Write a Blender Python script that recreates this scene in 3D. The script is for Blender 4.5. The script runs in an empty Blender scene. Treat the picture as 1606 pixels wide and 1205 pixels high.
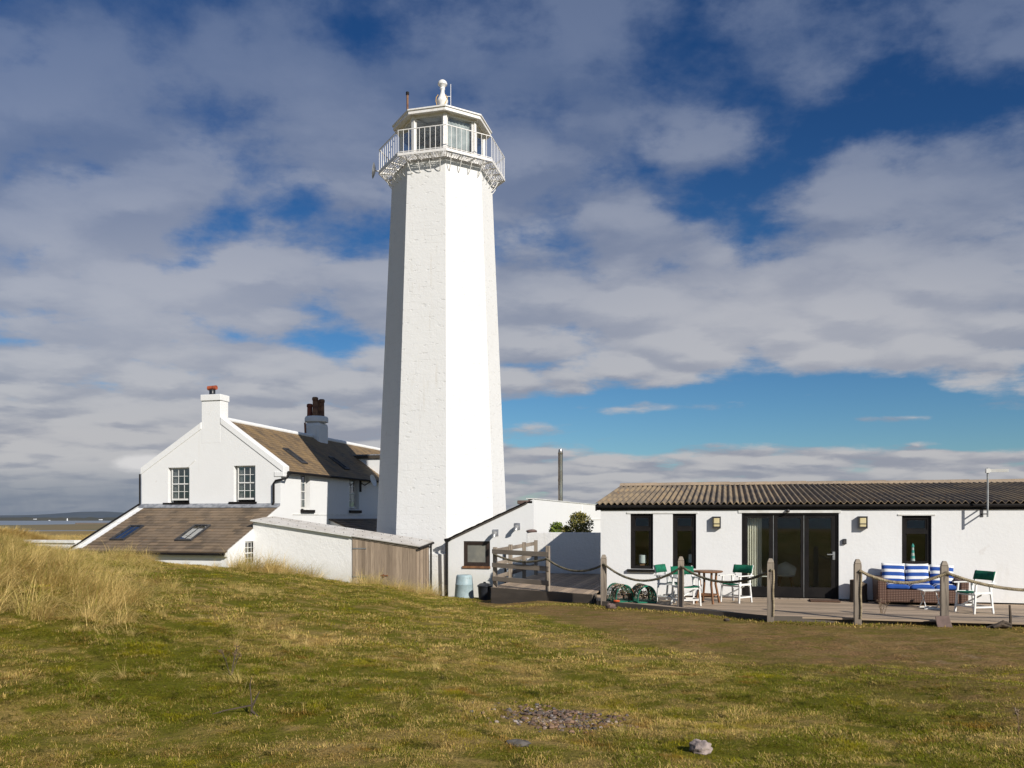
import bpy, bmesh, math, random
from mathutils import Vector, noise
from mathutils.geometry import tessellate_polygon
random.seed(7)
R = math.radians
scene = bpy.context.scene
COL = scene.collection
V = Vector

# ------------------------------------------------------------------ camera frame (world axes follow the buildings)
FPX, YAW, EYE = 1300.0, R(14.5), 2.05
FW = V((-math.sin(YAW), math.cos(YAW), 0)); RT = V((math.cos(YAW), math.sin(YAW), 0)); UP = V((0, 0, 1))
CAM = V((0, 0, EYE))
def ray(px, py): return FW + RT * ((px - 803) / FPX) + UP * ((812 - py) / FPX)
def at(px, py, t): return CAM + ray(px, py) * t
def onY(px, py, Y): d = ray(px, py); return CAM + d * (Y / d.y)
def onX(px, py, X): d = ray(px, py); return CAM + d * (X / d.x)
def onZ(px, py, Z): d = ray(px, py); return CAM + d * ((Z - EYE) / d.z)
def onPlane(px, py, p, n):
    d = ray(px, py); return CAM + d * ((p - CAM).dot(n) / d.dot(n))

# ------------------------------------------------------------------ materials
def new_mat(name):
    m = bpy.data.materials.new(name); m.use_nodes = True
    nt = m.node_tree; nt.nodes.clear()
    out = nt.nodes.new('ShaderNodeOutputMaterial'); b = nt.nodes.new('ShaderNodeBsdfPrincipled')
    nt.links.new(b.outputs[0], out.inputs[0])
    return m, nt, b, out
class NT:
    def __init__(s, nt): s.nt = nt
    def n(s, typ, **kw):
        nd = s.nt.nodes.new(typ)
        for k, v in kw.items():
            if k.startswith('i_'):
                key = k[2:]; key = int(key) if key.isdigit() else key.replace('_', ' ')
                s.set(nd.inputs[key], v)
            else: setattr(nd, k, v)
        return nd
    def set(s, sock, v):
        if isinstance(v, bpy.types.NodeSocket): s.nt.links.new(v, sock)
        elif isinstance(v, bpy.types.Node): s.nt.links.new(v.outputs[0], sock)
        else: sock.default_value = v
    def math(s, op, a, b=0.0, c=0.0, clamp=False):
        nd = s.n('ShaderNodeMath', operation=op, use_clamp=clamp); s.set(nd.inputs[0], a); s.set(nd.inputs[1], b)
        if op in ('MULTIPLY_ADD', 'SMOOTH_MIN'): s.set(nd.inputs[2], c)
        return nd.outputs[0]
    def vm(s, op, a, b=(0, 0, 0), out=0):
        nd = s.n('ShaderNodeVectorMath', operation=op); s.set(nd.inputs[0], a)
        if op == 'SCALE': s.set(nd.inputs[3], b)
        elif op not in ('LENGTH', 'NORMALIZE'): s.set(nd.inputs[1], b)
        return nd.outputs[1] if op in ('DOT_PRODUCT', 'LENGTH') else nd.outputs[0]
    def mix(s, f, a, b, blend='MIX'):
        nd = s.n('ShaderNodeMix', data_type='RGBA', blend_type=blend); s.set(nd.inputs[0], f); s.set(nd.inputs[6], a); s.set(nd.inputs[7], b)
        return nd.outputs[2]
    def mr(s, v, a, b, c=0.0, d=1.0, smooth=True):
        nd = s.n('ShaderNodeMapRange', interpolation_type='SMOOTHSTEP' if smooth else 'LINEAR')
        for i, x in enumerate((v, a, b, c, d)): s.set(nd.inputs[i], x)
        return nd.outputs[0]
    def noise(s, vec, scale, detail=4, rough=.55, dist=0.0):
        return s.n('ShaderNodeTexNoise', i_Vector=vec, i_Scale=scale, i_Detail=detail, i_Roughness=rough, i_Distortion=dist).outputs[0]
    def pos(s): return s.n('ShaderNodeNewGeometry').outputs['Position']
    def obj(s): return s.n('ShaderNodeTexCoord').outputs['Object']
    def uv(s): return s.n('ShaderNodeTexCoord').outputs['UV']
    def bump(s, h, strength, dist, bsdf):
        nd = s.n('ShaderNodeBump', i_Strength=strength, i_Distance=dist, i_Height=h); s.nt.links.new(nd.outputs[0], bsdf.inputs['Normal'])
def c4(c): return (c[0], c[1], c[2], 1)
def simple(name, c1, c2=None, scale=6, rough=.6, bump=0.0, bdist=.01, metal=0.0, stretch=(1, 1, 1), spec=.4, detail=5, lo=.35, hi=.65, fine=None):
    m, nt, b, o = new_mat(name); t = NT(nt)
    b.inputs['Roughness'].default_value = rough; b.inputs['Metallic'].default_value = metal; b.inputs['Specular IOR Level'].default_value = spec
    vec = t.vm('MULTIPLY', t.obj(), stretch)
    nz = t.noise(vec, scale, detail)
    col = t.mix(t.mr(nz, lo, hi), c4(c1), c4(c2 or c1))
    if fine: col = t.mix(t.mr(t.noise(vec, scale * 6, 3), .5, .75), col, c4(fine))
    nt.links.new(col, b.inputs['Base Color'])
    if bump: t.bump(t.noise(vec, scale * 3, 6, .6), bump, bdist, b)
    return m
M = {}
def mat_render(name, base, dirt, bump=.35, stone=False):
    m, nt, b, o = new_mat(name); t = NT(nt); p = t.pos()
    big = t.noise(p, .7, 5, .6); fine = t.noise(p, 14, 5, .65); mid = t.noise(t.vm('MULTIPLY', p, (2.2, 2.2, .5)), 1.6, 5, .6)
    col = t.mix(t.mr(big, .35, .75, 0, .5), c4(base), c4([x * .95 for x in base]))
    col = t.mix(t.mr(mid, .58, .82, 0, .38), col, c4(dirt))
    gz = t.n('ShaderNodeSeparateXYZ', i_0=p).outputs[2]
    st = t.noise(t.vm('MULTIPLY', p, (4.5, 4.5, .22)), 1.0, 5, .65)
    col = t.mix(t.mr(st, .60, .74, 0, .30 if stone else .16), col, c4((.56, .48, .36)))
    col = t.mix(t.mr(t.noise(p, 2.3, 3, .5), .7, .74, 0, .25), col, c4((.55, .5, .44)))
    low = t.mr(t.math('ADD', gz, t.math('MULTIPLY', t.noise(p, 3, 5), 1.0)), -.4, .95, .42, 0)
    col = t.mix(low, col, c4([dirt[0] * .85, dirt[1] * .85, dirt[2] * .72]))
    if stone:
        uv = t.uv(); wob = t.n('ShaderNodeTexNoise', i_Vector=uv, i_Scale=1.3, i_Detail=3)
        uvd = t.vm('ADD', uv, t.vm('SCALE', t.vm('SUBTRACT', wob.outputs[1], (.5, .5, .5)), .16))
        br = t.n('ShaderNodeTexBrick', i_Vector=uvd, i_Scale=1.0, i_Mortar_Size=.012, i_Mortar_Smooth=.6, i_Brick_Width=.62, i_Row_Height=.31)
        br.offset = .5
        joint = t.math('MULTIPLY', br.outputs['Fac'], t.mr(t.noise(uv, 1.1, 5, .7), .5, .64))
        pit = t.mr(t.noise(t.vm('MULTIPLY', uv, (.8, 1.5, 1)), 3.6, 4, .55), .60, .68)
        h = t.math('SUBTRACT', t.math('MULTIPLY', t.noise(uv, 9, 6, .65), .6), t.math('MULTIPLY', joint, .32))
        h = t.math('SUBTRACT', h, t.math('MULTIPLY', pit, .5))
        h = t.math('ADD', h, t.math('MULTIPLY', t.noise(uv, 2.2, 3), .6))
        t.bump(h, .55, .030, b)
        col = t.mix(t.math('MULTIPLY', t.math('MULTIPLY', br.outputs['Fac'], t.mr(t.noise(uv, .8, 4), .4, .6)), .16), col, c4((.5, .47, .42)))
        col = t.mix(t.math('MULTIPLY', pit, .12), col, c4((.45, .42, .36)))
    else:
        t.bump(t.math('ADD', fine, t.math('MULTIPLY', t.noise(p, 3.5, 3), 1.5)), bump, .02, b)
    nt.links.new(col, b.inputs['Base Color']); b.inputs['Roughness'].default_value = .82; b.inputs['Specular IOR Level'].default_value = .2
    return m
M['tower'] = mat_render('whitewashed_stone', (.775, .77, .75), (.62, .58, .5), stone=True)
M['white'] = mat_render('white_render', (.79, .79, .775), (.66, .64, .58), bump=.16)
M['white_rough'] = mat_render('rough_white_render', (.78, .77, .74), (.52, .48, .42), bump=.5)
M['white_paint'] = simple('white_gloss_paint', (.78, .78, .75), (.66, .65, .6), 4, .4, .05)
M['white_metal'] = simple('white_painted_steel', (.82, .81, .79), (.76, .74, .70), 3, .45, fine=(.66, .58, .48), lo=.4, hi=.7)
M['black'] = simple('black_gloss_paint', (.010, .009, .009), (.016, .014, .013), 3, .6, spec=.15)
M['dark_metal'] = simple('dark_metal', (.05, .05, .055), (.09, .085, .08), 4, .5, metal=.3)
M['lead'] = simple('lead_flashing', (.16, .17, .19), (.3, .31, .33), 5, .6, .2)
M['steel'] = simple('stainless_steel', (.55, .5, .43), (.4, .33, .26), 1.2, .22, metal=1)
M['galv'] = simple('galvanised_steel', (.5, .5, .49), (.36, .36, .35), 5, .4, metal=.7)
M['grey_wood'] = simple('weathered_wood', (.37, .31, .24), (.22, .18, .14), 3.2, .8, .5, .01, stretch=(1, 1, .12), fine=(.1, .08, .065))
M['rail_wood'] = simple('weathered_rail', (.34, .28, .22), (.2, .165, .13), 3.2, .8, .4, .008, stretch=(.2, .2, 1))
M['shaded_board'] = simple('shade_darkened_board', (.15, .125, .10), (.09, .075, .06), 3, .8, .4, .008, stretch=(.2, .2, 1)); M['brown_wood'] = simple('oiled_teak', (.27, .13, .06), (.16, .075, .035), 5, .5, .2, stretch=(1, 1, .2))  # deck edge boards: their shade is put into a darker wood colour
M['white_wood'] = simple('white_painted_wood', (.8, .8, .77), (.7, .69, .65), 5, .5)
M['green_cloth'] = simple('green_canvas', (.006, .16, .085), (.004, .11, .06), 9, .9, .15, .004)
M['rope'] = simple('pale_rope', (.38, .31, .2), (.2, .16, .1), 9, .95, .4, .006)
M['dark_rope'] = simple('weathered_rope', (.2, .17, .115), (.08, .075, .05), 9, .95, .4, .006)
M['net_green'] = simple('green_net', (.01, .17, .10), (.01, .08, .055), 6, .8)
M['net_tan'] = simple('tan_cord', (.34, .27, .18), (.2, .09, .05), 3, .9)
M['orange'] = simple('orange_float', (.6, .1, .03), None, 4, .6)
M['clay'] = simple('terracotta_clay', (.28, .075, .04), (.16, .05, .035), 5, .8, .2)
M['clay_tan'] = simple('tan_clay', (.24, .13, .07), (.13, .06, .04), 5, .85, .3)
M['orange_clay'] = simple('orange_clay', (.42, .10, .04), (.28, .06, .03), 5, .7)
M['rust'] = simple('rusty_steel', (.3, .1, .04), (.18, .07, .04), 8, .9)
M['blue_plastic'] = simple('pale_blue_plastic', (.30, .40, .42), (.38, .48, .50), 2.5, .5, fine=(.28, .34, .34))
M['black_plastic'] = simple('black_plastic', (.015, .017, .022), (.03, .033, .04), 3, .35)
M['stone_slab'] = simple('brown_slab', (.19, .13, .11), (.13, .09, .075), 7, .8, .4)
M['pale_rock'] = simple('pale_rock', (.42, .34, .30), (.2, .16, .145), 9, .9, .8, .02)
M['lampglass'] = simple('cream_lamp_glass', (.6, .5, .25), (.7, .6, .35), 3, .3)
M['curtain'] = simple('cream_curtain', (.85, .82, .72), (.78, .75, .66), 3, .9)
M['room'] = simple('room_plaster', (.45, .43, .36), (.4, .38, .31), 2, .9)
M['roomfloor'] = simple('room_floor', (.13, .1, .07), (.09, .07, .05), 2, .5)
M['shade'] = simple('pale_lampshade', (.6, .65, .66), (.55, .6, .6), 3, .8)
M['teal'] = simple('teal_paint', (.05, .35, .33), (.08, .45, .4), 4, .5)
M['yellow'] = simple('yellow_pipe', (.7, .42, .05), None, 3, .5)
M['grille'] = simple('frosted_glass', (.18, .18, .16), (.25, .24, .2), 2, .25)
M['stem'] = simple('dry_stem', (.2, .13, .07), (.12, .08, .05), 9, .9)
M['wet_wood'] = simple('bark', (.11, .08, .055), (.05, .04, .03), 6, .9, .7, .02, stretch=(1, 1, .3))
M['mat'] = simple('coir_mat', (.13, .07, .045), (.09, .05, .03), 20, .95)
M['blue_cloth'] = simple('blue_cloth', (.02, .07, .3), None, 5, .8)
M['far_white'] = simple('far_white', (.8, .8, .8), None, 1, .7)

def mat_wicker():
    m, nt, b, o = new_mat('brown_wicker'); t = NT(nt); p = t.obj()
    w = t.n('ShaderNodeTexWave', i_Vector=p, i_Scale=8.0, i_Distortion=1.0, bands_direction='Z'); w2 = t.n('ShaderNodeTexWave', i_Vector=p, i_Scale=9.0, i_Distortion=1.0, bands_direction='X')
    h = t.math('MULTIPLY', w.outputs[1], w2.outputs[1])
    nt.links.new(t.mix(h, c4((.07, .032, .02)), c4((.26, .145, .095))), b.inputs['Base Color']); b.inputs['Roughness'].default_value = .6
    t.bump(h, .8, .01, b); return m
M['wicker'] = mat_wicker()
def mat_stripe(name, freq, lo, axis, ph):
    m, nt, b, o = new_mat(name); t = NT(nt)
    s = t.n('ShaderNodeSeparateXYZ', i_0=t.obj()).outputs[axis]
    fr = t.math('FRACT', t.math('ADD', t.math('MULTIPLY', s, freq), ph))
    f = t.math('GREATER_THAN', fr, lo)
    nt.links.new(t.mix(f, c4((.012, .07, .31)), c4((.78, .78, .76))), b.inputs['Base Color']); b.inputs['Roughness'].default_value = .85
    t.bump(t.noise(t.obj(), 7, 3), .3, .02, b)
    return m
M['stripe'] = mat_stripe('blue_white_stripe', 6.2, .56, 2, 10.4)
M['stripe_flat'] = mat_stripe('blue_white_stripe_flat', 5.0, .64, 1, 11.75)
def mat_glass(name, tint=(.9, .93, .92), rmin=.06, rough=.01, dark=0.0):
    m = bpy.data.materials.new(name); m.use_nodes = True; nt = m.node_tree; nt.nodes.clear(); t = NT(nt)
    out = t.n('ShaderNodeOutputMaterial'); g = t.n('ShaderNodeBsdfGlossy', i_Roughness=rough, i_Color=(1, 1, 1, 1))
    tr = t.n('ShaderNodeBsdfTransparent', i_Color=c4(tint))
    lw = t.n('ShaderNodeLayerWeight', i_Blend=.5); f = t.math('ADD', t.math('MULTIPLY', t.math('POWER', lw.outputs['Facing'], 4.0), .85), rmin, clamp=True)
    mx = t.n('ShaderNodeMixShader', i_0=f); nt.links.new(tr.outputs[0], mx.inputs[1]); nt.links.new(g.outputs[0], mx.inputs[2])
    nt.links.new(mx.outputs[0], out.inputs[0]); return m
M['glass'] = mat_glass('window_glass', (.93, .95, .93), rmin=.04)
M['glass_house'] = mat_glass('sash_glass', (.62, .64, .66), rmin=.13)
M['glass_sky'] = mat_glass('rooflight_glass', (.35, .4, .4), rmin=.38)
M['glass_lantern'] = mat_glass('lantern_glass', (.9, .92, .92), rmin=.05, rough=.05)

def mat_slate(name, c1, c2, c3, bw, rh, lichen=None):
    m, nt, b, o = new_mat(name); t = NT(nt); uv = t.uv()
    br = t.n('ShaderNodeTexBrick', i_Vector=uv, i_Color1=c4(c1), i_Color2=c4(c2), i_Mortar=c4([x * .3 for x in c1]), i_Scale=1.0, i_Mortar_Size=.006, i_Mortar_Smooth=.3, i_Bias=.1, i_Brick_Width=bw, i_Row_Height=rh)
    br.offset = .5
    n1 = t.noise(t.vm('MULTIPLY', uv, (1, .35, 1)), 1.2, 5); n2 = t.noise(t.vm('MULTIPLY', uv, (1, .5, 1)), 7, 5)
    col = t.mix(t.mr(n1, .4, .65, 0, .75), br.outputs[0], c4(c3))
    col = t.mix(t.mr(n2, .5, .78, 0, .6), col, c4([x * .45 for x in c1]))
    if lichen: col = t.mix(t.mr(t.noise(uv, 3.1, 6, .7), .62, .72, 0, .8), col, c4(lichen))
    nt.links.new(col, b.inputs['Base Color']); b.inputs['Roughness'].default_value = .75
    t.bump(t.math('SUBTRACT', t.math('MULTIPLY', n2, .4), t.math('MULTIPLY', br.outputs['Fac'], .6)), .6, .015, b)
    return m
M['slate'] = mat_slate('brown_slate', (.25, .175, .105), (.105, .078, .052), (.22, .16, .105), .42, .27, (.36, .17, .05))
M['slate_main'] = mat_slate('lichened_slate', (.26, .175, .09), (.14, .10, .06), (.29, .19, .085), .3, .22)
M['slate_dark'] = mat_slate('dark_slate', (.11, .092, .075), (.075, .064, .055), (.14, .11, .075), .3, .22)
M['slate_stone'] = mat_slate('stone_slates', (.22, .16, .11), (.12, .095, .07), (.28, .2, .12), .35, .25)
def mat_corr(name, c1, c2, c3, edge):
    m, nt, b, o = new_mat(name); t = NT(nt); p = t.pos()
    n1 = t.noise(p, 1.1, 5); n2 = t.noise(p, 9, 5, .65); n3 = t.noise(p, 30, 3)
    col = t.mix(t.mr(n1, .38, .62), c4(c1), c4(c2)); col = t.mix(t.mr(n2, .45, .72, 0, .8), col, c4(c3))
    col = t.mix(t.mr(t.noise(p, 2.6, 6, .7), .6, .7, 0, edge), col, c4((.42, .2, .04)))
    col = t.mix(t.mr(n3, .55, .75, 0, .6), col, c4((.07, .06, .05)))
    nt.links.new(col, b.inputs['Base Color']); b.inputs['Roughness'].default_value = .9; t.bump(n2, .5, .015, b)
    return m
M['corr'] = mat_corr('lichened_cement_sheet', (.31, .23, .135), (.16, .125, .09), (.24, .18, .115), .8)
M['corr_pale'] = mat_corr('pale_cement_sheet', (.52, .5, .47), (.44, .41, .37), (.56, .53, .48), .1)
M['ridge'] = mat_corr('ridge_tile', (.42, .31, .2), (.33, .25, .17), (.46, .36, .25), .35)
def mat_deck(name, c1, c2, c3):
    m, nt, b, o = new_mat(name); t = NT(nt); p = t.pos()
    per = t.n('ShaderNodeAttribute', attribute_name='tone').outputs['Fac']
    g = t.noise(t.vm('MULTIPLY', p, (1, 14, 14)), 1.6, 5)
    col = t.mix(per, c4(c1), c4(c2)); col = t.mix(t.mr(g, .45, .75, 0, .6), col, c4(c3))
    nt.links.new(col, b.inputs['Base Color']); b.inputs['Roughness'].default_value = .75; t.bump(g, .3, .006, b)
    return m
M['deck'] = mat_deck('deck_boards', (.52, .39, .265), (.27, .205, .145), (.2, .15, .105))
M['plank'] = mat_deck('shed_boards', (.44, .34, .245), (.2, .15, .105), (.13, .095, .065))
# vertical grain for shed boards
for nd in M['plank'].node_tree.nodes:
    if nd.type == 'VECT_MATH': nd.inputs[1].default_value = (14, 14, 1.0)

# ------------------------------------------------------------------ mesh builder
class MB:
    def __init__(s): s.v = []; s.f = []; s.uv = []; s.tone = []; s.cur = 0.0
    def add(s, vs, fs, uvs=None):
        o = len(s.v); s.v += [V(p) for p in vs]; s.tone += [s.cur] * len(vs)
        for i, f in enumerate(fs):
            s.f.append(tuple(o + k for k in f)); s.uv.append(uvs[i] if uvs else None)
        return s
    def hexa(s, p):
        return s.add(p, [(0, 3, 2, 1), (4, 5, 6, 7), (0, 1, 5, 4), (1, 2, 6, 5), (2, 3, 7, 6), (3, 0, 4, 7)])
    def box(s, x0, x1, y0, y1, z0, z1):
        return s.hexa([(x0, y0, z0), (x1, y0, z0), (x1, y1, z0), (x0, y1, z0), (x0, y0, z1), (x1, y0, z1), (x1, y1, z1), (x0, y1, z1)])
    def bar(s, a, b, w, h, up=(0, 0, 1)):
        a, b = V(a), V(b); d = (b - a).normalized(); u = V(up)
        sd = d.cross(u)
        if sd.length < 1e-4: sd = d.cross(V((1, 0, 0)))
        sd.normalize(); u = sd.cross(d).normalized(); sd *= w / 2; u *= h / 2
        return s.hexa([a - sd - u, a + sd - u, b + sd - u, b - sd - u, a - sd + u, a + sd + u, b + sd + u, b - sd + u])
    def tube(s, a, b, r0, r1=None, n=10, caps=True):
        return s.path([a, b], [r0, r0 if r1 is None else r1], n, caps)
    def path(s, pts, r, n=8, caps=True, twist=0.0, strands=0):
        pts = [V(p) for p in pts]; rs = r if isinstance(r, (list, tuple)) else [r] * len(pts)
        vs, fs = [], []; prev = None; L = 0
        for i, p in enumerate(pts):
            d = (pts[min(i + 1, len(pts) - 1)] - pts[max(i - 1, 0)]).normalized()
            if i: L += (p - pts[i - 1]).length
            if prev is None:
                q = V((0, 0, 1)) if abs(d.z) < .9 else V((1, 0, 0)); a = d.cross(q).normalized()
            else: a = (prev - d * prev.dot(d)).normalized()
            prev = a; b = d.cross(a)
            for k in range(n):
                ph = 2 * math.pi * k / n; rr = rs[i]
                if strands: rr *= 1 + .28 * math.cos(strands * (ph - twist * L))
                vs.append(p + (a * math.cos(ph) + b * math.sin(ph)) * rr)
        for i in range(len(pts) - 1):
            for k in range(n):
                k2 = (k + 1) % n; fs.append((i * n + k, i * n + k2, (i + 1) * n + k2, (i + 1) * n + k))
        if caps: fs.append(tuple(range(n - 1, -1, -1))); fs.append(tuple((len(pts) - 1) * n + k for k in range(n)))
        return s.add(vs, fs)
    def lathe(s, prof, c=(0, 0, 0), n=20, ph0=0.0):
        c = V(c); vs = []; fs = []
        for r, z in prof:
            for k in range(n):
                a = ph0 + 2 * math.pi * k / n; vs.append(c + V((r * math.cos(a), r * math.sin(a), z)))
        for i in range(len(prof) - 1):
            for k in range(n):
                k2 = (k + 1) % n; fs.append((i * n + k, i * n + k2, (i + 1) * n + k2, (i + 1) * n + k))
        if prof[0][0] > 1e-4: fs.append(tuple(range(n - 1, -1, -1)))
        if prof[-1][0] > 1e-4: fs.append(tuple((len(prof) - 1) * n + k for k in range(n)))
        return s.add(vs, fs)
    def prism(s, poly, d):
        n = len(poly); p = [V(q) for q in poly]; d = V(d)
        fs = [tuple(range(n)), tuple(range(2 * n - 1, n - 1, -1))] + [((i + 1) % n, i, n + i, n + (i + 1) % n) for i in range(n)]
        return s.add(p + [q + d for q in p], fs)
    def ball(s, c, r, n=10, squash=(1, 1, 1), bump=0.0, seed=0):
        c = V(c); vs = []; m = n; rings = n // 2 + 1
        for i in range(rings + 1):
            th = math.pi * i / rings
            for k in range(m):
                ph = 2 * math.pi * k / m; d = V((math.sin(th) * math.cos(ph), math.sin(th) * math.sin(ph), math.cos(th)))
                q = 1 + bump * noise.noise(d * 2.2 + V((seed * 7.1, 3, seed))) * 2
                vs.append(c + V((d.x * squash[0], d.y * squash[1], d.z * squash[2])) * r * q)
        fs = [(i * m + k, i * m + (k + 1) % m, (i + 1) * m + (k + 1) % m, (i + 1) * m + k) for i in range(rings) for k in range(m)]
        return s.add(vs, [f[::-1] for f in fs])
    def build(s, name, mat, parent=None, smooth=False, bevel=0.0, world=True, merge=False):
        me = bpy.data.meshes.new(name)
        off = V((0, 0, 0))
        if parent is not None and world:
            off = root_loc(parent)
        me.from_pydata([tuple(p - off) for p in s.v], [], s.f)
        if any(u is not None for u in s.uv):
            l = me.uv_layers.new(name='UVMap'); i = 0
            for fi, f in enumerate(s.f):
                for k in range(len(f)):
                    if s.uv[fi] is not None: l.data[i].uv = s.uv[fi][k]
                    i += 1
        if any(s.tone):
            a = me.attributes.new('tone', 'FLOAT', 'POINT'); a.data.foreach_set('value', s.tone)
        me.materials.append(M[mat] if isinstance(mat, str) else mat)
        bm = bmesh.new(); bm.from_mesh(me)
        if merge: bmesh.ops.remove_doubles(bm, verts=bm.verts, dist=1e-5)
        bmesh.ops.recalc_face_normals(bm, faces=bm.faces); bm.to_mesh(me); bm.free()
        if smooth:
            me.polygons.foreach_set('use_smooth', [True] * len(me.polygons))
            try: me.set_sharp_from_angle(angle=R(40))
            except Exception: pass
        o = bpy.data.objects.new(name, me); COL.objects.link(o); o.parent = parent
        if bevel:
            b = o.modifiers.new('b', 'BEVEL'); b.width = bevel; b.segments = 2; b.limit_method = 'ANGLE'; b.angle_limit = R(50)
        return o
def root_loc(o):
    while o.parent: o = o.parent
    return V(o.location)
def tag(o, label=None, cat=None, group=None, kind=None):
    if label: o['label'] = label
    if cat: o['category'] = cat
    if group: o['group'] = group
    if kind: o['kind'] = kind
    return o
def thing(name, label, cat, loc=(0, 0, 0), rotz=0.0, group=None):
    o = bpy.data.objects.new(name, None); COL.objects.link(o); o.location = loc; o.rotation_euler = (0, 0, rotz); o.empty_display_size = .2
    return tag(o, label, cat, group)
def dup(o, parent=None, mapping=None):
    c = o.copy(); COL.objects.link(c); c.parent = parent
    for ch in list(o.children): dup(ch, c)
    return c

class Fr:  # a wall plane: origin, horizontal u, outward normal n
    def __init__(s, o, u, n): s.o = V(o); s.u = V(u); s.n = V(n)
    def P(s, u, z, d=0.0): return s.o + s.u * u + s.n * d + V((0, 0, z))
    def box(s, mb, u0, u1, z0, z1, d0, d1):
        P = s.P
        return mb.hexa([P(u0, z0, d1), P(u1, z0, d1), P(u1, z0, d0), P(u0, z0, d0), P(u0, z1, d1), P(u1, z1, d1), P(u1, z1, d0), P(u0, z1, d0)])
def slab(mb, fr, outer, holes, thick):
    """wall slab with rectangular openings: outer = [(u,z)], holes = [(u0,u1,z0,z1)]"""
    loops = [[V((u, z, 0)) for u, z in outer]] + [[V((a, c, 0)), V((b, c, 0)), V((b, d, 0)), V((a, d, 0))] for a, b, c, d in holes]
    tris = tessellate_polygon(loops); flat = [p for l in loops for p in l]; n = len(flat)
    vs = [fr.P(p.x, p.y, 0) for p in flat] + [fr.P(p.x, p.y, -thick) for p in flat]
    fs = []
    for t in tris: fs.append(tuple(t)); fs.append(tuple(n + k for k in reversed(t)))
    o = 0
    for l in loops:
        k = len(l)
        for i in range(k): a, b = o + i, o + (i + 1) % k; fs.append((a, b, n + b, n + a))
        o += k
    return mb.add(vs, fs)
def rect_on(fr_axis, val, x0, y0, x1, y1):
    f = onY if fr_axis == 'Y' else onX
    a, b = f(x0, y0, val), f(x1, y1, val)
    c, d = f(x0, y1, val), f(x1, y0, val)
    h = lambda p: p.x if fr_axis == 'Y' else p.y
    return (h(a), h(b), (b.z + c.z) / 2, (a.z + d.z) / 2)

def roof_courses(name, A, B, C, D, course, mat, parent, thick=.05, step=.012):
    """A-B eave (left,right), D-C ridge; real overlapping courses"""
    A, B, C, D = map(V, (A, B, C, D)); n = (B - A).cross(D - A).normalized()
    if n.z < 0: n = -n
    L = ((D - A).length + (C - B).length) / 2; k = max(2, round(L / course)); mb = MB(); W = (B - A).length
    for i in range(k):
        a, b = i / k, (i + 1) / k
        p0, p1 = A.lerp(D, a), B.lerp(C, a); q0, q1 = A.lerp(D, b), B.lerp(C, b)
        up0, up1 = n * (step + random.uniform(-.002, .003)), n * .002
        v0, v1 = L * a, L * b; r = random.random() * .0
        vs = [p0 + up0, p1 + up0, q1 + up1, q0 + up1, p0 - n * .01, p1 - n * .01]
        mb.add(vs, [(0, 1, 2, 3), (4, 5, 1, 0)], [[(r, v0), (W + r, v0), (W + r, v1), (r, v1)], [(0, v0), (W, v0), (W, v0), (0, v0)]])
    mb.add([A - n * .01, B - n * .01, C - n * .01, D - n * .01, A - n * thick, B - n * thick, C - n * thick, D - n * thick],
           [(4, 7, 6, 5), (0, 1, 5, 4), (1, 2, 6, 5), (2, 3, 7, 6), (3, 0, 4, 7)])
    return mb.build(name, mat, parent)

def sash_window(parent, fr, rect, cols=3, rows=4, depth=.12, curtain=True):
    u0, u1, z0, z1 = rect; P = fr
    f = MB(); w = .055
    for a, b, c, d in ((u0, u0 + w, z0, z1), (u1 - w, u1, z0, z1), (u0 + w, u1 - w, z1 - w, z1), (u0 + w, u1 - w, z0, z0 + w * 1.5)): P.box(f, a, b, c, d, -depth - .06, -depth)
    zm = (z0 + z1) / 2
    P.box(f, u0 + w, u1 - w, zm - .025, zm + .025, -depth - .05, -depth + .012)
    mun = MB(); iu0, iu1, iz0, iz1 = u0 + w, u1 - w, z0 + w * 1.5, z1 - w
    for i in range(1, cols): x = iu0 + (iu1 - iu0) * i / cols; P.box(mun, x - .012, x + .012, iz0, iz1, -depth - .04, -depth - .012)
    for lo, hi in ((iz0, zm - .025), (zm + .025, iz1)):
        z = (lo + hi) / 2; P.box(mun, iu0, iu1, z - .012, z + .012, -depth - .038, -depth - .014)
    fo = f.build('window_frame', 'white_paint', parent, bevel=.004)
    mun.build('glazing_bars', 'white_paint', fo)
    g = MB(); P.box(g, iu0, iu1, iz0, iz1, -depth - .032, -depth - .026); g.build('pane', 'glass_house', fo)
    if curtain:
        c = MB(); N = 14
        for (a, b) in ((iu0, iu0 + (iu1 - iu0) * .28), (iu1 - (iu1 - iu0) * .16, iu1)):
            pts = [(a + (b - a) * i / N, -depth - .12 + .02 * math.sin(i * 1.9)) for i in range(N + 1)]
            c.add([P.P(u, iz0, d) for u, d in pts] + [P.P(u, iz1, d) for u, d in pts], [(i, i + 1, N + 2 + i, N + 1 + i) for i in range(N)])
        c.build('curtain', 'curtain', fo, smooth=True)
    return fo

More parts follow.
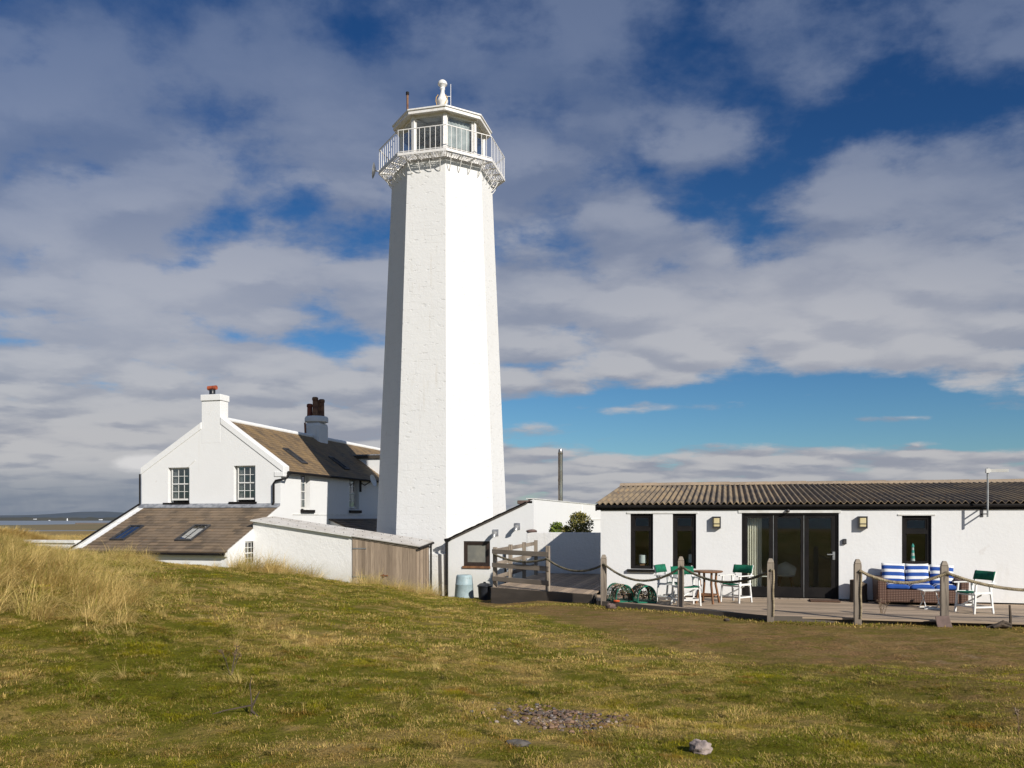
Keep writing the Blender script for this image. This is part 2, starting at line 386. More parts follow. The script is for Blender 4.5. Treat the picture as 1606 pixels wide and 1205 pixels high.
# ------------------------------------------------------------------ ground heights
PXC = [-600, 0, 75, 180, 300, 430, 560, 690, 780, 860, 1060, 1208, 2300]
TR = [0, 5, 7, 10, 13, 16, 19, 22, 25, 28, 32, 40, 60]
HT = [
 [.6, .8, 1.0, 1.3, 1.6, 1.6, 1.4, 1.1, .6, 0, -.7, -1.2, -1.3],
 [.5, .56, .85, 1.22, 1.56, 1.56, 1.3, .95, .35, -.3, -1.0, -1.2, -1.3],
 [.5, .53, .78, 1.08, 1.34, 1.36, 1.15, .8, .2, -.4, -1.1, -1.2, -1.3],
 [.5, .5, .68, .9, 1.06, 1.13, 1.1, .75, .2, -.5, -1.1, -1.2, -1.3],
 [.5, .5, .62, .75, .85, .92, .93, .74, .2, -.5, -1.1, -1.2, -1.3],
 [.5, .5, .55, .6, .65, .68, .67, .55, .15, -.4, -1.05, -1.2, -1.3],
 [.5, .5, .5, .48, .45, .42, .36, .25, .0, -.38, -1.0, -1.2, -1.3],
 [.5, .48, .45, .38, .3, .2, .08, -.12, -.36, -.68, -1.1, -1.2, -1.3],
 [.5, .46, .4, .3, .18, .05, -.1, -.27, -.5, -.8, -1.15, -1.2, -1.3],
 [.5, .46, .38, .26, .12, 0, -.1, -.15, -.4, -.8, -1.15, -1.2, -1.3],
 [.5, .46, .36, .22, .08, -.02, -.1, -.15, -.3, -.5, -.8, -1.2, -1.3],
 [.5, .46, .35, .2, .05, -.09, -.15, -.2, -.3, -.5, -.8, -1.2, -1.3],
 [.5, .46, .35, .2, .05, -.09, -.15, -.2, -.3, -.5, -.8, -1.2, -1.3]]
def interp(v, xs):
    if v <= xs[0]: return 0, 0.0
    if v >= xs[-1]: return len(xs) - 2, 1.0
    for i in range(len(xs) - 1):
        if v <= xs[i + 1]:
            return i, (v - xs[i]) / (xs[i + 1] - xs[i])
def base_h(px, t):
    i, fx = interp(px, PXC); j, ft = interp(t, TR)
    def cr(a, b, c, d, u):
        return b + .5 * u * (c - a + u * (2 * a - 5 * b + 4 * c - d + u * (3 * (b - c) + d - a)))
    rows = []
    for k in (i, i + 1):
        r = HT[k]; g = lambda m: r[min(max(m, 0), len(r) - 1)]
        rows.append(cr(g(j - 1), g(j), g(j + 1), g(j + 2), ft))
    fx = fx * fx * (3 - 2 * fx) if i not in (0,) else fx
    return rows[0] * (1 - fx) + rows[1] * fx
FD = at(-5, 812, 42)
def ground_h(x, y, rough=True):
    t = x * FW.x + y * FW.y; s = x * RT.x + y * RT.y
    if t < 3: px = 803 + FPX * s / 3; tt = max(t, 0)
    else: px = 803 + FPX * s / t; tt = t
    h = base_h(px, tt)
    d = math.hypot(x, y)
    if d > 60: h = -1.3 - 1.0 * min(1, (d - 60) / 200) 
    if d > 260: h = -2.3 - 1.2 * min(1, (d - 260) / 160)
    hx, hy = x - FD.x, y - FD.y; q2 = (hx * RT.x + hy * RT.y) / 3.6, (hx * FW.x + hy * FW.y) / 5
    e2 = q2[0] ** 2 + q2[1] ** 2
    if e2 < 9: h += 2.25 * math.exp(-e2)
    if rough:
        nz = .07 * noise.noise(V((x * .45, y * .45, 3))) + .035 * noise.noise(V((x * 1.3, y * 1.3, 7))) + .026 * noise.noise(V((x * 3.1, y * 3.1, 9))) + .014 * noise.noise(V((x * 6.5, y * 6.5, 4)))
        if px < 260 and t > 6: nz += .10 * noise.noise(V((x * .9, y * .9, 21))) * min(1, (260 - px) / 100)
        near_deck = 1.0
        if px > 740 and t > 15.5: near_deck = .3
        h += nz * near_deck * (1 if d < 60 else .5)
    return h

# ------------------------------------------------------------------ world + light
SUN_AZ, SUN_EL = R(51), R(28)
def build_world():
    w = bpy.data.worlds.new('World'); scene.world = w; w.use_nodes = True; nt = w.node_tree; nt.nodes.clear(); t = NT(nt)
    out = t.n('ShaderNodeOutputWorld'); bg = t.n('ShaderNodeBackground', i_Strength=.09)
    sky = t.n('ShaderNodeTexSky', sky_type='NISHITA', sun_disc=False, sun_elevation=SUN_EL, sun_rotation=math.pi - SUN_AZ, air_density=1.0, dust_density=.4, ozone_density=2.5)
    hs = t.n('ShaderNodeHueSaturation', i_Saturation=1.22, i_Value=1.0); hs.inputs['Color'].default_value = (1, 1, 1, 1); nt.links.new(sky.outputs[0], hs.inputs['Color'])
    d = t.n('ShaderNodeTexCoord').outputs['Generated']
    dz = t.n('ShaderNodeSeparateXYZ', i_0=d).outputs[2]
    fz = t.math('MAXIMUM', t.math('ABSOLUTE', t.vm('DOT_PRODUCT', d, tuple(FW))), .08)
    u = t.math('DIVIDE', t.vm('DOT_PRODUCT', d, tuple(RT)), fz); v = t.math('DIVIDE', dz, fz)
    front = t.mr(t.vm('DOT_PRODUCT', d, tuple(FW)), .05, .35)
    uv = t.n('ShaderNodeCombineXYZ', i_0=u, i_1=v).outputs[0]
    den = t.math('ADD', t.math('MAXIMUM', dz, 0), .17)
    pl = t.vm('SCALE', d, t.math('DIVIDE', 1, den))
    pl = t.vm('MULTIPLY', pl, (1, 1, 0))
    # along / across the wind, longer across the view
    px_ = t.vm('DOT_PRODUCT', pl, tuple(RT)); py_ = t.vm('DOT_PRODUCT', pl, tuple(FW))
    q = t.n('ShaderNodeCombineXYZ', i_0=t.math('MULTIPLY', px_, 1.25), i_1=t.math('MULTIPLY', py_, 1.35), i_2=2.7).outputs[0]
    n1 = t.noise(q, 1.9, 9, .59, .1)
    n2 = t.noise(uv, 9.0, 6, .6, .2)
    wv = t.n('ShaderNodeTexNoise', i_Vector=q, i_Scale=3.5, i_Detail=6, i_Roughness=.6).outputs[1]
    qq = t.vm('ADD', q, t.vm('SCALE', t.vm('SUBTRACT', wv, (.5, .5, .5)), .34))
    vo = t.n('ShaderNodeTexVoronoi', feature='SMOOTH_F1', i_Vector=qq, i_Scale=3.0, i_Smoothness=.55)
    vo2 = t.n('ShaderNodeTexVoronoi', feature='SMOOTH_F1', i_Vector=t.vm('ADD', qq, (.0, -.09, .0)), i_Scale=3.0, i_Smoothness=.55)
    lump = t.math('SUBTRACT', .42, vo.outputs[0])
    shape = t.math('ADD', t.math('ADD', n1, t.math('MULTIPLY', t.math('SUBTRACT', n2, .5), .36)), t.math('MULTIPLY', lump, .42))
    blobs = [(1080, 190, 200, 140, -.13), (1250, 90, 420, 150, -.10), (700, 40, 200, 50, -.06), (470, 55, 130, 40, -.08), (345, 350, 110, 40, -.24), (175, 290, 70, 70, -.16), (550, 530, 110, 26, -.22), (100, 215, 60, 25, -.12), (470, 320, 60, 30, -.12),
             (850, 370, 90, 50, -.12), (1300, 630, 420, 50, -.32), (1120, 690, 320, 45, -.28), (1250, 655, 500, 50, -.25), (1550, 680, 200, 50, -.15), (1020, 640, 120, 45, -.1),
             (1190, 712, 150, 24, .44), (1440, 722, 120, 14, .42), (1370, 657, 150, 14, .42), (1560, 640, 130, 14, .34), (1080, 640, 130, 14, .36), (920, 752, 170, 45, .30), (1300, 750, 420, 22, .22),
             (150, 540, 500, 330, .20), (1270, 480, 330, 110, .20), (1520, 380, 240, 130, .12), (850, 520, 360, 150, .17), (250, 160, 330, 150, .12), (780, 160, 280, 110, .10), (1450, 250, 220, 70, .07), (100, 30, 200, 60, .1), (250, 740, 480, 110, .35), (1500, 520, 200, 90, .1), (1000, 300, 300, 60, .05)]
    bias = 0.0
    for cx, cy, sx, sy, am in blobs:
        c = ((cx - 803) / FPX, (812 - cy) / FPX, 0)
        dd = t.vm('MULTIPLY', t.vm('SUBTRACT', uv, c), (FPX / sx, FPX / sy, 0))
        bl = t.mr(t.vm('LENGTH', dd), 0.0, 1.5, am, 0.0)
        bias = t.math('ADD', bias, bl)
    bias = t.math('MULTIPLY', bias, front)
    tot = t.math('ADD', shape, bias)
    mask = t.mr(tot, .285, .555)
    amax = t.mr(v, .10, .62, .97, .52, smooth=False)
    alpha = t.math('MULTIPLY', mask, t.math('ADD', t.math('MULTIPLY', amax, front), t.math('MULTIPLY', t.math('SUBTRACT', 1, front), .6)))
    # cloud body brightness
    n3 = t.noise(t.vm('ADD', q, (.13, -.22, 4.0)), 2.6, 6, .55, .4)
    relief = t.math('SUBTRACT', vo2.outputs[0], vo.outputs[0])
    bright = t.mr(t.math('ADD', t.math('ADD', t.math('MULTIPLY', n3, .6), t.math('MULTIPLY', tot, .3)), t.math('MULTIPLY', relief, .8)), .28, .66)
    dk = t.mix(t.mr(v, .12, .62), (2.95, 3.1, 3.7, 1), (1.4, 1.9, 3.1, 1)); lt = t.mix(t.mr(v, .12, .62), (4.95, 4.9, 5.05, 1), (2.3, 2.8, 4.0, 1))
    cc = t.mix(bright, dk, lt)
    # sunlit crest of the cloud deck right of the tower; slate bank low over the bay
    def blob(cx, cy, sx, sy, a=1.0):
        c = ((cx - 803) / FPX, (812 - cy) / FPX, 0)
        return t.math('MULTIPLY', t.mr(t.vm('LENGTH', t.vm('MULTIPLY', t.vm('SUBTRACT', uv, c), (FPX / sx, FPX / sy, 0))), 0, 1.5, a, 0), front)
    cc = t.mix(blob(1280, 500, 400, 110, .4), cc, (6.1, 5.9, 5.9, 1))
    cc = t.mix(blob(250, 480, 330, 170, .45), cc, (5.0, 4.95, 5.2, 1))
    low = t.math('MULTIPLY', t.mr(v, .02, .075, 1.0, 0.0), t.mr(u, -.25, -.45, 0.15, 1.0))
    low = t.math('MULTIPLY', low, t.mr(n2, .3, .6, .95, .75))
    cc = t.mix(t.math('MULTIPLY', low, front), cc, (1.75, 2.1, 2.8, 1))
    edge = t.math('SUBTRACT', t.noise(t.vm('MULTIPLY', uv, (1, 2.0, 1)), 16, 4), .5)
    crest = t.math('MULTIPLY', t.mr(t.math('ADD', t.vm('LENGTH', t.vm('MULTIPLY', t.vm('SUBTRACT', uv, ((225 - 803) / FPX, (812 - 728) / FPX, 0)), (FPX / 42, FPX / 15, 0))), t.math('MULTIPLY', edge, 1.6)), .6, 1.3, .8, 0), front)
    tint = t.mix(t.mr(v, 0, .55), (.50, .70, .84, 1), (.27, .42, .60, 1))
    skyc = t.mix(1.0, hs.outputs[0], tint, 'MULTIPLY')
    col = t.mix(alpha, skyc, cc)
    col = t.mix(crest, col, (7.2, 7.1, 7.1, 1))
    nt.links.new(col, bg.inputs[0]); nt.links.new(bg.outputs[0], out.inputs[0])
    w.cycles.sampling_method = 'MANUAL'; w.cycles.sample_map_resolution = 512
build_world()
sd = bpy.data.lights.new('sun', 'SUN'); sd.energy = 4.5; sd.angle = R(.53); sd.color = (1, .945, .87)
so = bpy.data.objects.new('sun', sd); COL.objects.link(so)
sdir = V((math.sin(SUN_AZ) * math.cos(SUN_EL), -math.cos(SUN_AZ) * math.cos(SUN_EL), math.sin(SUN_EL)))
so.rotation_euler = sdir.to_track_quat('Z', 'Y').to_euler(); so.location = sdir * 60
cd = bpy.data.cameras.new('camera'); co = bpy.data.objects.new('camera', cd); COL.objects.link(co); scene.camera = co
cd.sensor_width = 36; cd.lens = 36 * FPX / 1606; cd.clip_end = 20000; cd.clip_start = .05
cd.shift_y = (812 - 602.5) / 1606
co.location = CAM; co.rotation_euler = (R(90), 0, YAW)

# ------------------------------------------------------------------ ground sheet
def axis(lo, hi, step, far):
    a = []; x = lo
    while x <= hi: a.append(x); x += step
    s = step; x = a[-1]
    while x < far: s *= 1.28; x += s; a.append(x)
    s = step; x = a[0]; b = []
    while x > -far: s *= 1.28; x -= s; b.append(x)
    return b[::-1] + a
def dirt_amount(x, y):
    t = x * FW.x + y * FW.y; s = x * RT.x + y * RT.y
    if t < 6: return 0
    px = 803 + FPX * s / t; py = 812 + (EYE - ground_h(x, y, False)) * FPX / t
    pts = [(760, 946), (860, 955), (960, 972), (1100, 992), (1300, 1015), (1500, 1050), (1800, 1100)]
    w = [6, 13, 23, 36, 52, 72, 95]
    i, f = interp(px, [p[0] for p in pts])
    if px < 740: return 0
    cy = pts[i][1] * (1 - f) + pts[i + 1][1] * f; ww = w[i] * (1 - f) + w[i + 1] * f
    d = abs(py - cy) / ww
    return max(0, 1 - d ** 1.6 * .62) * .85
def tone(x, y):
    """0 green turf .. 1 dry straw"""
    a = noise.noise(V((x * .35, y * .35, 11))) * .4 + noise.noise(V((x * 1.1, y * 1.1, 5))) * .5 + noise.noise(V((x * 3.0, y * 3.0, 2))) * .5 + noise.noise(V((x * 7.0, y * 7.0, 8))) * .45
    return .42 + a
def build_ground():
    xs = axis(-32, 14, .16, 2500); ys = axis(1, 36, .16, 2500); nx = len(xs); vs = []; dirt = []; ton = []; marsh = []
    for y in ys:
        for x in xs:
            vs.append((x, y, ground_h(x, y))); d = math.hypot(x, y)
            dirt.append(dirt_amount(x, y) if d < 60 else 0); ton.append(tone(x, y)); marsh.append(min(1, max(0, (d - 45) / 60)))
    fs = [(j * nx + i, j * nx + i + 1, (j + 1) * nx + i + 1, (j + 1) * nx + i) for j in range(len(ys) - 1) for i in range(nx - 1)]
    me = bpy.data.meshes.new('ground'); me.from_pydata(vs, [], fs)
    for nme, dat in (('dirt', dirt), ('tonev', ton), ('marsh', marsh)):
        a = me.attributes.new(nme, 'FLOAT', 'POINT'); a.data.foreach_set('value', dat)
    me.polygons.foreach_set('use_smooth', [True] * len(me.polygons))
    m, nt, b, o = new_mat('turf'); t = NT(nt); p = t.pos()
    tn = t.n('ShaderNodeAttribute', attribute_name='tonev').outputs['Fac']; di = t.n('ShaderNodeAttribute', attribute_name='dirt').outputs['Fac']; ma = t.n('ShaderNodeAttribute', attribute_name='marsh').outputs['Fac']
    n1 = t.noise(p, 5, 6, .65); n2 = t.noise(p, 28, 5, .7); n3 = t.noise(p, 1.2, 4)
    f = t.math('ADD', t.math('MULTIPLY', tn, .55), t.math('MULTIPLY', n1, .5))
    col = t.mix(t.mr(f, .38, .72), c4((.14, .135, .014)), c4((.34, .235, .08)))
    col = t.mix(t.mr(n2, .48, .72, 0, .75), col, c4((.075, .06, .018)))
    col = t.mix(t.mr(t.noise(p, 2.1, 5), .6, .74, 0, .7), col, c4((.19, .155, .012)))
    dd = t.math('MULTIPLY', di, t.mr(t.noise(p, 2.3, 6, .65), .32, .6, .3, 1.0))
    dcol = t.mix(t.mr(n2, .38, .66), c4((.38, .215, .10)), c4((.11, .062, .028)))
    dcol = t.mix(t.mr(n1, .45, .62, 0, .6), dcol, c4((.16, .12, .04)))
    dcol = t.mix(t.mr(t.noise(t.vm('MULTIPLY', p, (1, 1, 1)), 2.6, 5, .7), .58, .68, 0, .6), dcol, c4((.40, .28, .17)))
    col = t.mix(dd, col, dcol)
    mc = t.mix(t.mr(n3, .4, .6), c4((.34, .25, .11)), c4((.24, .17, .075)))
    col = t.mix(ma, col, mc)
    nt.links.new(col, b.inputs['Base Color']); b.inputs['Roughness'].default_value = 1; b.inputs['Specular IOR Level'].default_value = .05
    t.bump(t.math('ADD', n2, t.math('MULTIPLY', n1, 1.2)), .9, .03, b)
    me.materials.append(m); o = bpy.data.objects.new('ground', me); COL.objects.link(o); tag(o, kind='structure', label='rough dune turf with a bare dirt track past the deck')
build_ground()

# ------------------------------------------------------------------ sea, far shore, hills
def build_far():
    m, nt, b, o = new_mat('bay_water'); t = NT(nt)
    b.inputs['Base Color'].default_value = (.10, .14, .18, 1); b.inputs['Roughness'].default_value = .28
    t.bump(t.noise(t.vm('MULTIPLY', t.pos(), (.25, .25, 1)), 1, 5), .35, .5, b); M['water'] = m
    mb = MB(); mb.add([(-9000, -9000, -3), (9000, -9000, -3), (9000, 9000, -3), (-9000, 9000, -3)], [(0, 1, 2, 3)])
    tag(mb.build('sea', 'water'), 'grey blue water of the bay beyond the marsh', kind='structure')
    M['shore'] = simple('far_shore', (.055, .06, .05), (.09, .085, .06), .01, 1, detail=6)
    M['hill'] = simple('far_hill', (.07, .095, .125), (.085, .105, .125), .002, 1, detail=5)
    M['marshg'] = simple('marsh_green', (.14, .13, .06), (.2, .15, .07), .02, 1); M['sand'] = simple('marsh_sand', (.27, .19, .12), (.2, .15, .10), .02, 1)
    def strip(name, t0, t1, px0, px1, zf, mat, label, n=120):
        vs, fs = [], []
        for i in range(n + 1):
            px = px0 + (px1 - px0) * i / n; a = at(px, 812, t0); c = at(px, 812, t1); mid = at(px, 812, t0 * .6 + t1 * .4)
            vs += [(a.x, a.y, -3.02), (mid.x, mid.y, zf(px)), (c.x, c.y, zf(px) * .9), ]
        for i in range(n):
            for k in range(2): q = i * 3 + k; fs.append((q, q + 3, q + 4, q + 1))
        mb = MB(); mb.add(vs, fs); tag(mb.build(name, mat, smooth=True), label, kind='structure')
    strip('far_shore', 1330, 1900, -400, 700, lambda p: 2.2 + 2.6 * noise.noise(V((p * .09, 1, 1))) + 1.6 * noise.noise(V((p * .4, 1, 1))), 'shore', 'dark low wooded shore across the bay')
    strip('far_hills', 5200, 7500, -500, 800, lambda p: 18 + 30 * math.exp(-((p - 155) / 75) ** 2) + 4 * noise.noise(V((p * .03, 2, 1))), 'hill', 'blue grey hills far beyond the bay')
    strip('sand_spit', 500, 700, 118, 260, lambda p: -2.6 + .2 * noise.noise(V((p * .05, 1, 1))), 'sand', 'brown sand spit reaching into the bay')
    strip('saltmarsh', 330, 470, -300, 420, lambda p: -1.7 - .7 * max(0, min(1, (150 - p) / 120)), 'marshg', 'dark green saltmarsh edge along the bay')
    def far_thing(name, lab, cat, px, py0, py1, w, t, build):
        p = at(px, py1, t); h = (py1 - py0) * t / FPX; r = thing(name, lab, cat, p); build(r, p, h, w * t / FPX)
    def tower(r, p, h, w):
        mb = MB(); mb.lathe([(w * .6, 0), (w * .4, h * .85)], p, 10); mb.build('tower', 'far_white', r)
        mb = MB(); mb.lathe([(w * .5, h * .85), (w * .5, h * .92), (0, h)], p, 10); mb.build('tower_cap', 'shore', r)
    def house(r, p, h, w):
        mb = MB(); mb.box(p.x - w / 2, p.x + w / 2, p.y, p.y + w / 2, p.z, p.z + h * .65); mb.build('wall', 'far_white', r)
        mb = MB(); mb.prism([(p.x - w * .55, p.y - .3, p.z + h * .65), (p.x + w * .55, p.y - .3, p.z + h * .65), (p.x, p.y - .3, p.z + h)], (0, w * .55, 0)); mb.build('roof', 'slate_dark', r)
    far_thing('beacon_tower', 'tiny white tower standing on the far shore of the bay', 'tower', 105.5, 812.5, 817, 1.6, 1325, tower)
    far_thing('cottage', 'tiny white cottage on the far shore left of the white tower', 'house', 77, 815, 817, 2.2, 1325, house)
    far_thing('farmhouse', 'wide white farmhouse under the hill on the far shore near the lean-to roof', 'house', 157, 813.6, 816, 5, 1325, house)
    far_thing('barn', 'long pale barn on the far shore, leftmost of the distant white buildings', 'barn', 54, 813, 815, 4.5, 1330, house)
build_far()

# ------------------------------------------------------------------ LIGHTHOUSE
AX = at(694, 812, 37.2); AX.z = 0; TX, TY = AX.x, AX.y
def oct_pts(r, z, ph0=22.5): return [V((TX + r * math.cos(R(ph0 + 45 * k)), TY + r * math.sin(R(ph0 + 45 * k)), z)) for k in range(8)]
def tower_R(z): return 2.92 - (z - 1.4) * (2.92 - 2.24) / (17.0 - 1.4)
def build_lighthouse():
    root = thing('lighthouse', 'tall white octagonal stone lighthouse with railed gallery and glazed lantern', 'lighthouse', (TX, TY, -1.3))
    mb = MB()
    zs = [-1.4] + [i * .6 for i in range(0, 28)] + [17.2]
    for i in range(len(zs) - 1):
        a, b = oct_pts(tower_R(zs[i]), zs[i]), oct_pts(tower_R(zs[i + 1]), zs[i + 1]); e = 2 * tower_R(zs[i]) * math.sin(R(22.5)); e2 = 2 * tower_R(zs[i + 1]) * math.sin(R(22.5))
        for k in range(8):
            k2 = (k + 1) % 8; c = k * 2.5 + 1.2
            mb.add([a[k], a[k2], b[k2], b[k]], [(0, 1, 2, 3)], [[(c - e / 2, zs[i]), (c + e / 2, zs[i]), (c + e2 / 2, zs[i + 1]), (c - e2 / 2, zs[i + 1])]])
    mb.add(oct_pts(tower_R(17.2), 17.2), [tuple(range(8))])
    mb.build('tower_shaft', 'tower', root, merge=True)
    mb = MB(); pz = 2.05 - 58 * 34 / 1300
    a, b = oct_pts(3.16, -1.4), oct_pts(3.12, pz); cpt = oct_pts(2.9, pz + .06)
    for k in range(8):
        k2 = (k + 1) % 8; mb.add([a[k], a[k2], b[k2], b[k]], [(0, 1, 2, 3)], [[(k * 2.5, -1.4), (k * 2.5 + 2.4, -1.4), (k * 2.5 + 2.4, pz), (k * 2.5, pz)]])
        mb.add([b[k], b[k2], cpt[k2], cpt[k]], [(0, 1, 2, 3)], [[(0, 0), (1, 0), (1, .2), (0, .2)]])
    mb.build('plinth', 'tower', root, merge=True)
    # gallery
    GZ, GR, r0 = 17.36, 2.82, 2.1
    g = MB()
    def ring(mb, r, z, w, h):
        p = oct_pts(r, z)
        for k in range(8): mb.bar(p[k], p[(k + 1) % 8], w, h)
    for i in range(7): ring(g, r0 + .04 + i * (GR - r0 - .06) / 6, GZ, .024, .024)
    pi, po = oct_pts(r0, GZ + .0), oct_pts(GR - .03, GZ + .0)
    for k in range(8):
        for j in range(0, 15):
            f = (j + .5) / 15; a = pi[k].lerp(pi[(k + 1) % 8], f); b = po[k].lerp(po[(k + 1) % 8], f)
            g.bar(a + V((0, 0, .014)), b + V((0, 0, .014)), .012, .014)
    g.build('gallery_grating', 'white_metal', root)
    e = MB(); ring(e, GR, GZ - .01, .03, .11); e.build('gallery_edge_beam', 'white_metal', root)
    for k in range(8):
        for f in (0.02, .34, .66):
            a = pi[k].lerp(pi[(k + 1) % 8], f); b = po[k].lerp(po[(k + 1) % 8], f); bz = MB(); bz.bar(a - V((0, 0, .045)), b - V((0, 0, .045)), .03, .07); bz.build('gallery_joist', 'white_metal', root)
    for k in range(8):
        for f in (.12, .37, .62, .87):
            a = po[k].lerp(po[(k + 1) % 8], f); n = (V((TX, TY, 0)) - V((a.x, a.y, 0))); d = n.length; n = n / d
            tl = (po[(k + 1) % 8] - po[k]).normalized() * random.uniform(-.05, .05)
            s0 = a + n * .12; s0.z = GZ - .06
            pts = []
            for i in range(9):
                q = i / 8; p = s0 + n * (.0 + q * .5) + tl * q; p.z = GZ - .06 - .5 * math.sin(q * math.pi * .62) - .1 * q; pts.append(p)
            mb = MB(); mb.path(pts, .018, 6); mb.build('curved_stay', 'white_metal', root, smooth=True)
    rl = MB(); ring(rl, GR - .02, GZ + 1.02, .035, .03); ring(rl, GR - .02, GZ + .10, .025, .025)
    ro = rl.build('railing', 'white_metal', root)
    p = oct_pts(GR - .02, GZ + .05); proto = None
    bal = MB(); bal.tube((0, 0, 0), (0, 0, .96), .011, n=6)
    for k in range(8):
        for j in range(9):
            q = p[k].lerp(p[(k + 1) % 8], j / 9)
            if proto is None:
                bal2 = MB(); bal2.tube((0, 0, 0), (0, 0, .96), .012, n=6)
                proto = bal2.build('baluster', 'white_metal', ro, world=False); o = proto
            else: o = proto.copy(); COL.objects.link(o); o.parent = ro
            o.location = q - V((TX, TY, -1.3))
    # lantern room
    LR = 1.85
    lv = oct_pts(LR, 0)
    fl = MB(); fl.add(oct_pts(2.12, GZ - .02) + oct_pts(2.12, GZ + .09), [tuple(range(8)), tuple(range(8, 16))] + [(k, (k + 1) % 8, 8 + (k + 1) % 8, 8 + k) for k in range(8)])
    fl.build('lantern_floor', 'white_metal', root)
    LZ0, LZ1 = GZ + .09, 19.32
    for k in range(8):
        c = V((TX, TY, 0)); d = (V((lv[k].x, lv[k].y, 0)) - c).normalized()
        mb = MB(); w = .17 if k in (1, 2, 5, 6) else .13
        mb.bar(V((lv[k].x, lv[k].y, LZ0)), V((lv[k].x, lv[k].y, LZ1)), w, .14, up=d); mb.build('corner_post', 'white_metal', root, bevel=.01)
    for k in range(8):
        a, b = lv[k], lv[(k + 1) % 8]; mb = MB()
        for z, h in ((LZ0 + .05, .1), (LZ1 - .04, .12)):
            mb.bar(V((a.x, a.y, z)), V((b.x, b.y, z)), .06, h)
        for f_ in (.075, .925):
            q_ = a.lerp(b, f_); mb.bar(V((q_.x, q_.y, LZ0 + .101)), V((q_.x, q_.y, LZ1 - .101)), .05, .05)
        fo = mb.build('window_frame', 'white_metal', root)
        mb = MB(); mb.bar(V((a.x, a.y, (LZ0 + LZ1) / 2)), V((b.x, b.y, (LZ0 + LZ1) / 2)), .008, LZ1 - LZ0 - .2); mb.build('pane', 'glass_lantern', fo)
    # pale grey panel behind the pane right of the front corner
    a, b = oct_pts(LR - .14, 0)[6], oct_pts(LR - .14, 0)[7]
    mb = MB(); N = 20; vs = []
    M['lantern_panel'] = simple('grey_panel', (.62, .64, .62), (.42, .44, .43), 2.2, .8)
    inn = (V((TX, TY, 0)) - (a + b) / 2); inn.z = 0; inn.normalize()
    for i in range(N + 1):
        f = .06 + .84 * i / N; q = a.lerp(b, f) + inn * .02 * math.sin(i * 2.1); vs += [(q.x, q.y, LZ0 + .55), (q.x, q.y, LZ1 - .1)]
    mb.add(vs, [(2 * i, 2 * i + 2, 2 * i + 3, 2 * i + 1) for i in range(N)]); mb.build('lantern_panel', 'lantern_panel', root, smooth=True)
    # lantern interior: desk and cupboard
    mb = MB(); mb.lathe([(.35, 0), (.35, .5), (.2, .6), (.2, 1.1), (0, 1.15)], (TX, TY, LZ0), 12); mb.build('lamp_pedestal', 'room', root, smooth=True)
    mb = MB(); mb.box(TX - 1.25, TX - .7, TY - .3, TY + .8, LZ0, LZ0 + 1.25); mb.build('cupboard', 'shade', root, bevel=.02)
    mb = MB(); mb.box(TX - .5, TX + .5, TY + .9, TY + 1.2, LZ0, LZ0 + .6); mb.build('bench', 'blue_cloth', root, bevel=.03)
    # roof: soffit, rafters, fascia, low pyramid
    ER = 2.19
    cs, rf = MB(), MB()
    A, B, C = oct_pts(ER - .03, 19.34), oct_pts(ER - .03, 19.39), oct_pts(.3, 19.95)
    rf.add(A, [tuple(range(8))])
    for k in range(8): rf.add([B[k], B[(k + 1) % 8], C[(k + 1) % 8], C[k]], [(0, 1, 2, 3)])
    rf.add(C, [tuple(range(8))]); ro2 = rf.build('lantern_roof', 'white_metal', root)
    fa = MB(); 
    for (rr, z0, z1) in ((ER, 19.30, 19.44), (ER + .05, 19.44, 19.50)):
        a, b, c_, d_ = oct_pts(rr - .07, z0), oct_pts(rr, z0), oct_pts(rr, z1), oct_pts(rr - .07, z1)
        for k in range(8):
            k2 = (k + 1) % 8
            for q0, q1, q2, q3 in ((a[k], a[k2], b[k2], b[k]), (b[k], b[k2], c_[k2], c_[k]), (c_[k], c_[k2], d_[k2], d_[k]), (d_[k], d_[k2], a[k2], a[k])): fa.add([q0, q1, q2, q3], [(0, 1, 2, 3)])
    fa.build('fascia', 'white_metal', ro2)
    rb = MB(); o8 = oct_pts(1.95, 19.28)
    for k in range(8): rb.bar(V((TX, TY, 19.30)), o8[k] + V((0, 0, .0)), .06, .09)
    ring(rb, 1.05, 19.24, .05, .08); rb.build('rafters', 'white_metal', ro2)
    fn = MB(); s = V((TX, TY, 0))
    fn.lathe([(.30, 19.9), (.22, 20.0), (.19, 20.1), (.19, 20.6), (.25, 20.68), (.25, 20.76), (.17, 20.9), (.11, 21.05), (.09, 21.12), (.085, 21.22), (.12, 21.27), (.10, 21.33), (.15, 21.42), (.21, 21.46), (.215, 21.52), (.18, 21.6), (.11, 21.66), (0, 21.68)], s, 20)
    fin = fn.build('finial', 'white_metal', root, smooth=True)
    yp = MB()
    for sgn in (-1, 1): yp.path([s + RT * sgn * .12 + V((0, -.25, 20.3)), s + RT * sgn * .22 + V((0, -.22, 20.6)), s + RT * sgn * .25 + V((0, -.1, 20.85)), s + RT * sgn * .16 + V((0, -.1, 20.98))], .014, 6)
    yp.build('yellow_pipes', 'yellow', fin)
    fl = MB(); q = s + RT * -1.66 + FW * .7; fl.tube(q + V((0, 0, 19.5)), q + V((0, 0, 21.4)), .05, n=12); f_ = fl.build('flue', 'clay_tan', root, smooth=True)
    fc = MB(); fc.tube(q + V((0, 0, 21.38)), q + V((0, 0, 21.5)), .075, n=12); fc.build('flue_cap', 'black', f_)
    ae = MB(); q = s + RT * .37; ae.tube(q + V((0, 0, 20.4)), q + V((0, 0, 21.5)), .012, n=6); ae.bar(s + V((0, 0, 20.95)), q + V((0, 0, 20.95)), .02, .02); ae.build('aerial', 'white_metal', root)
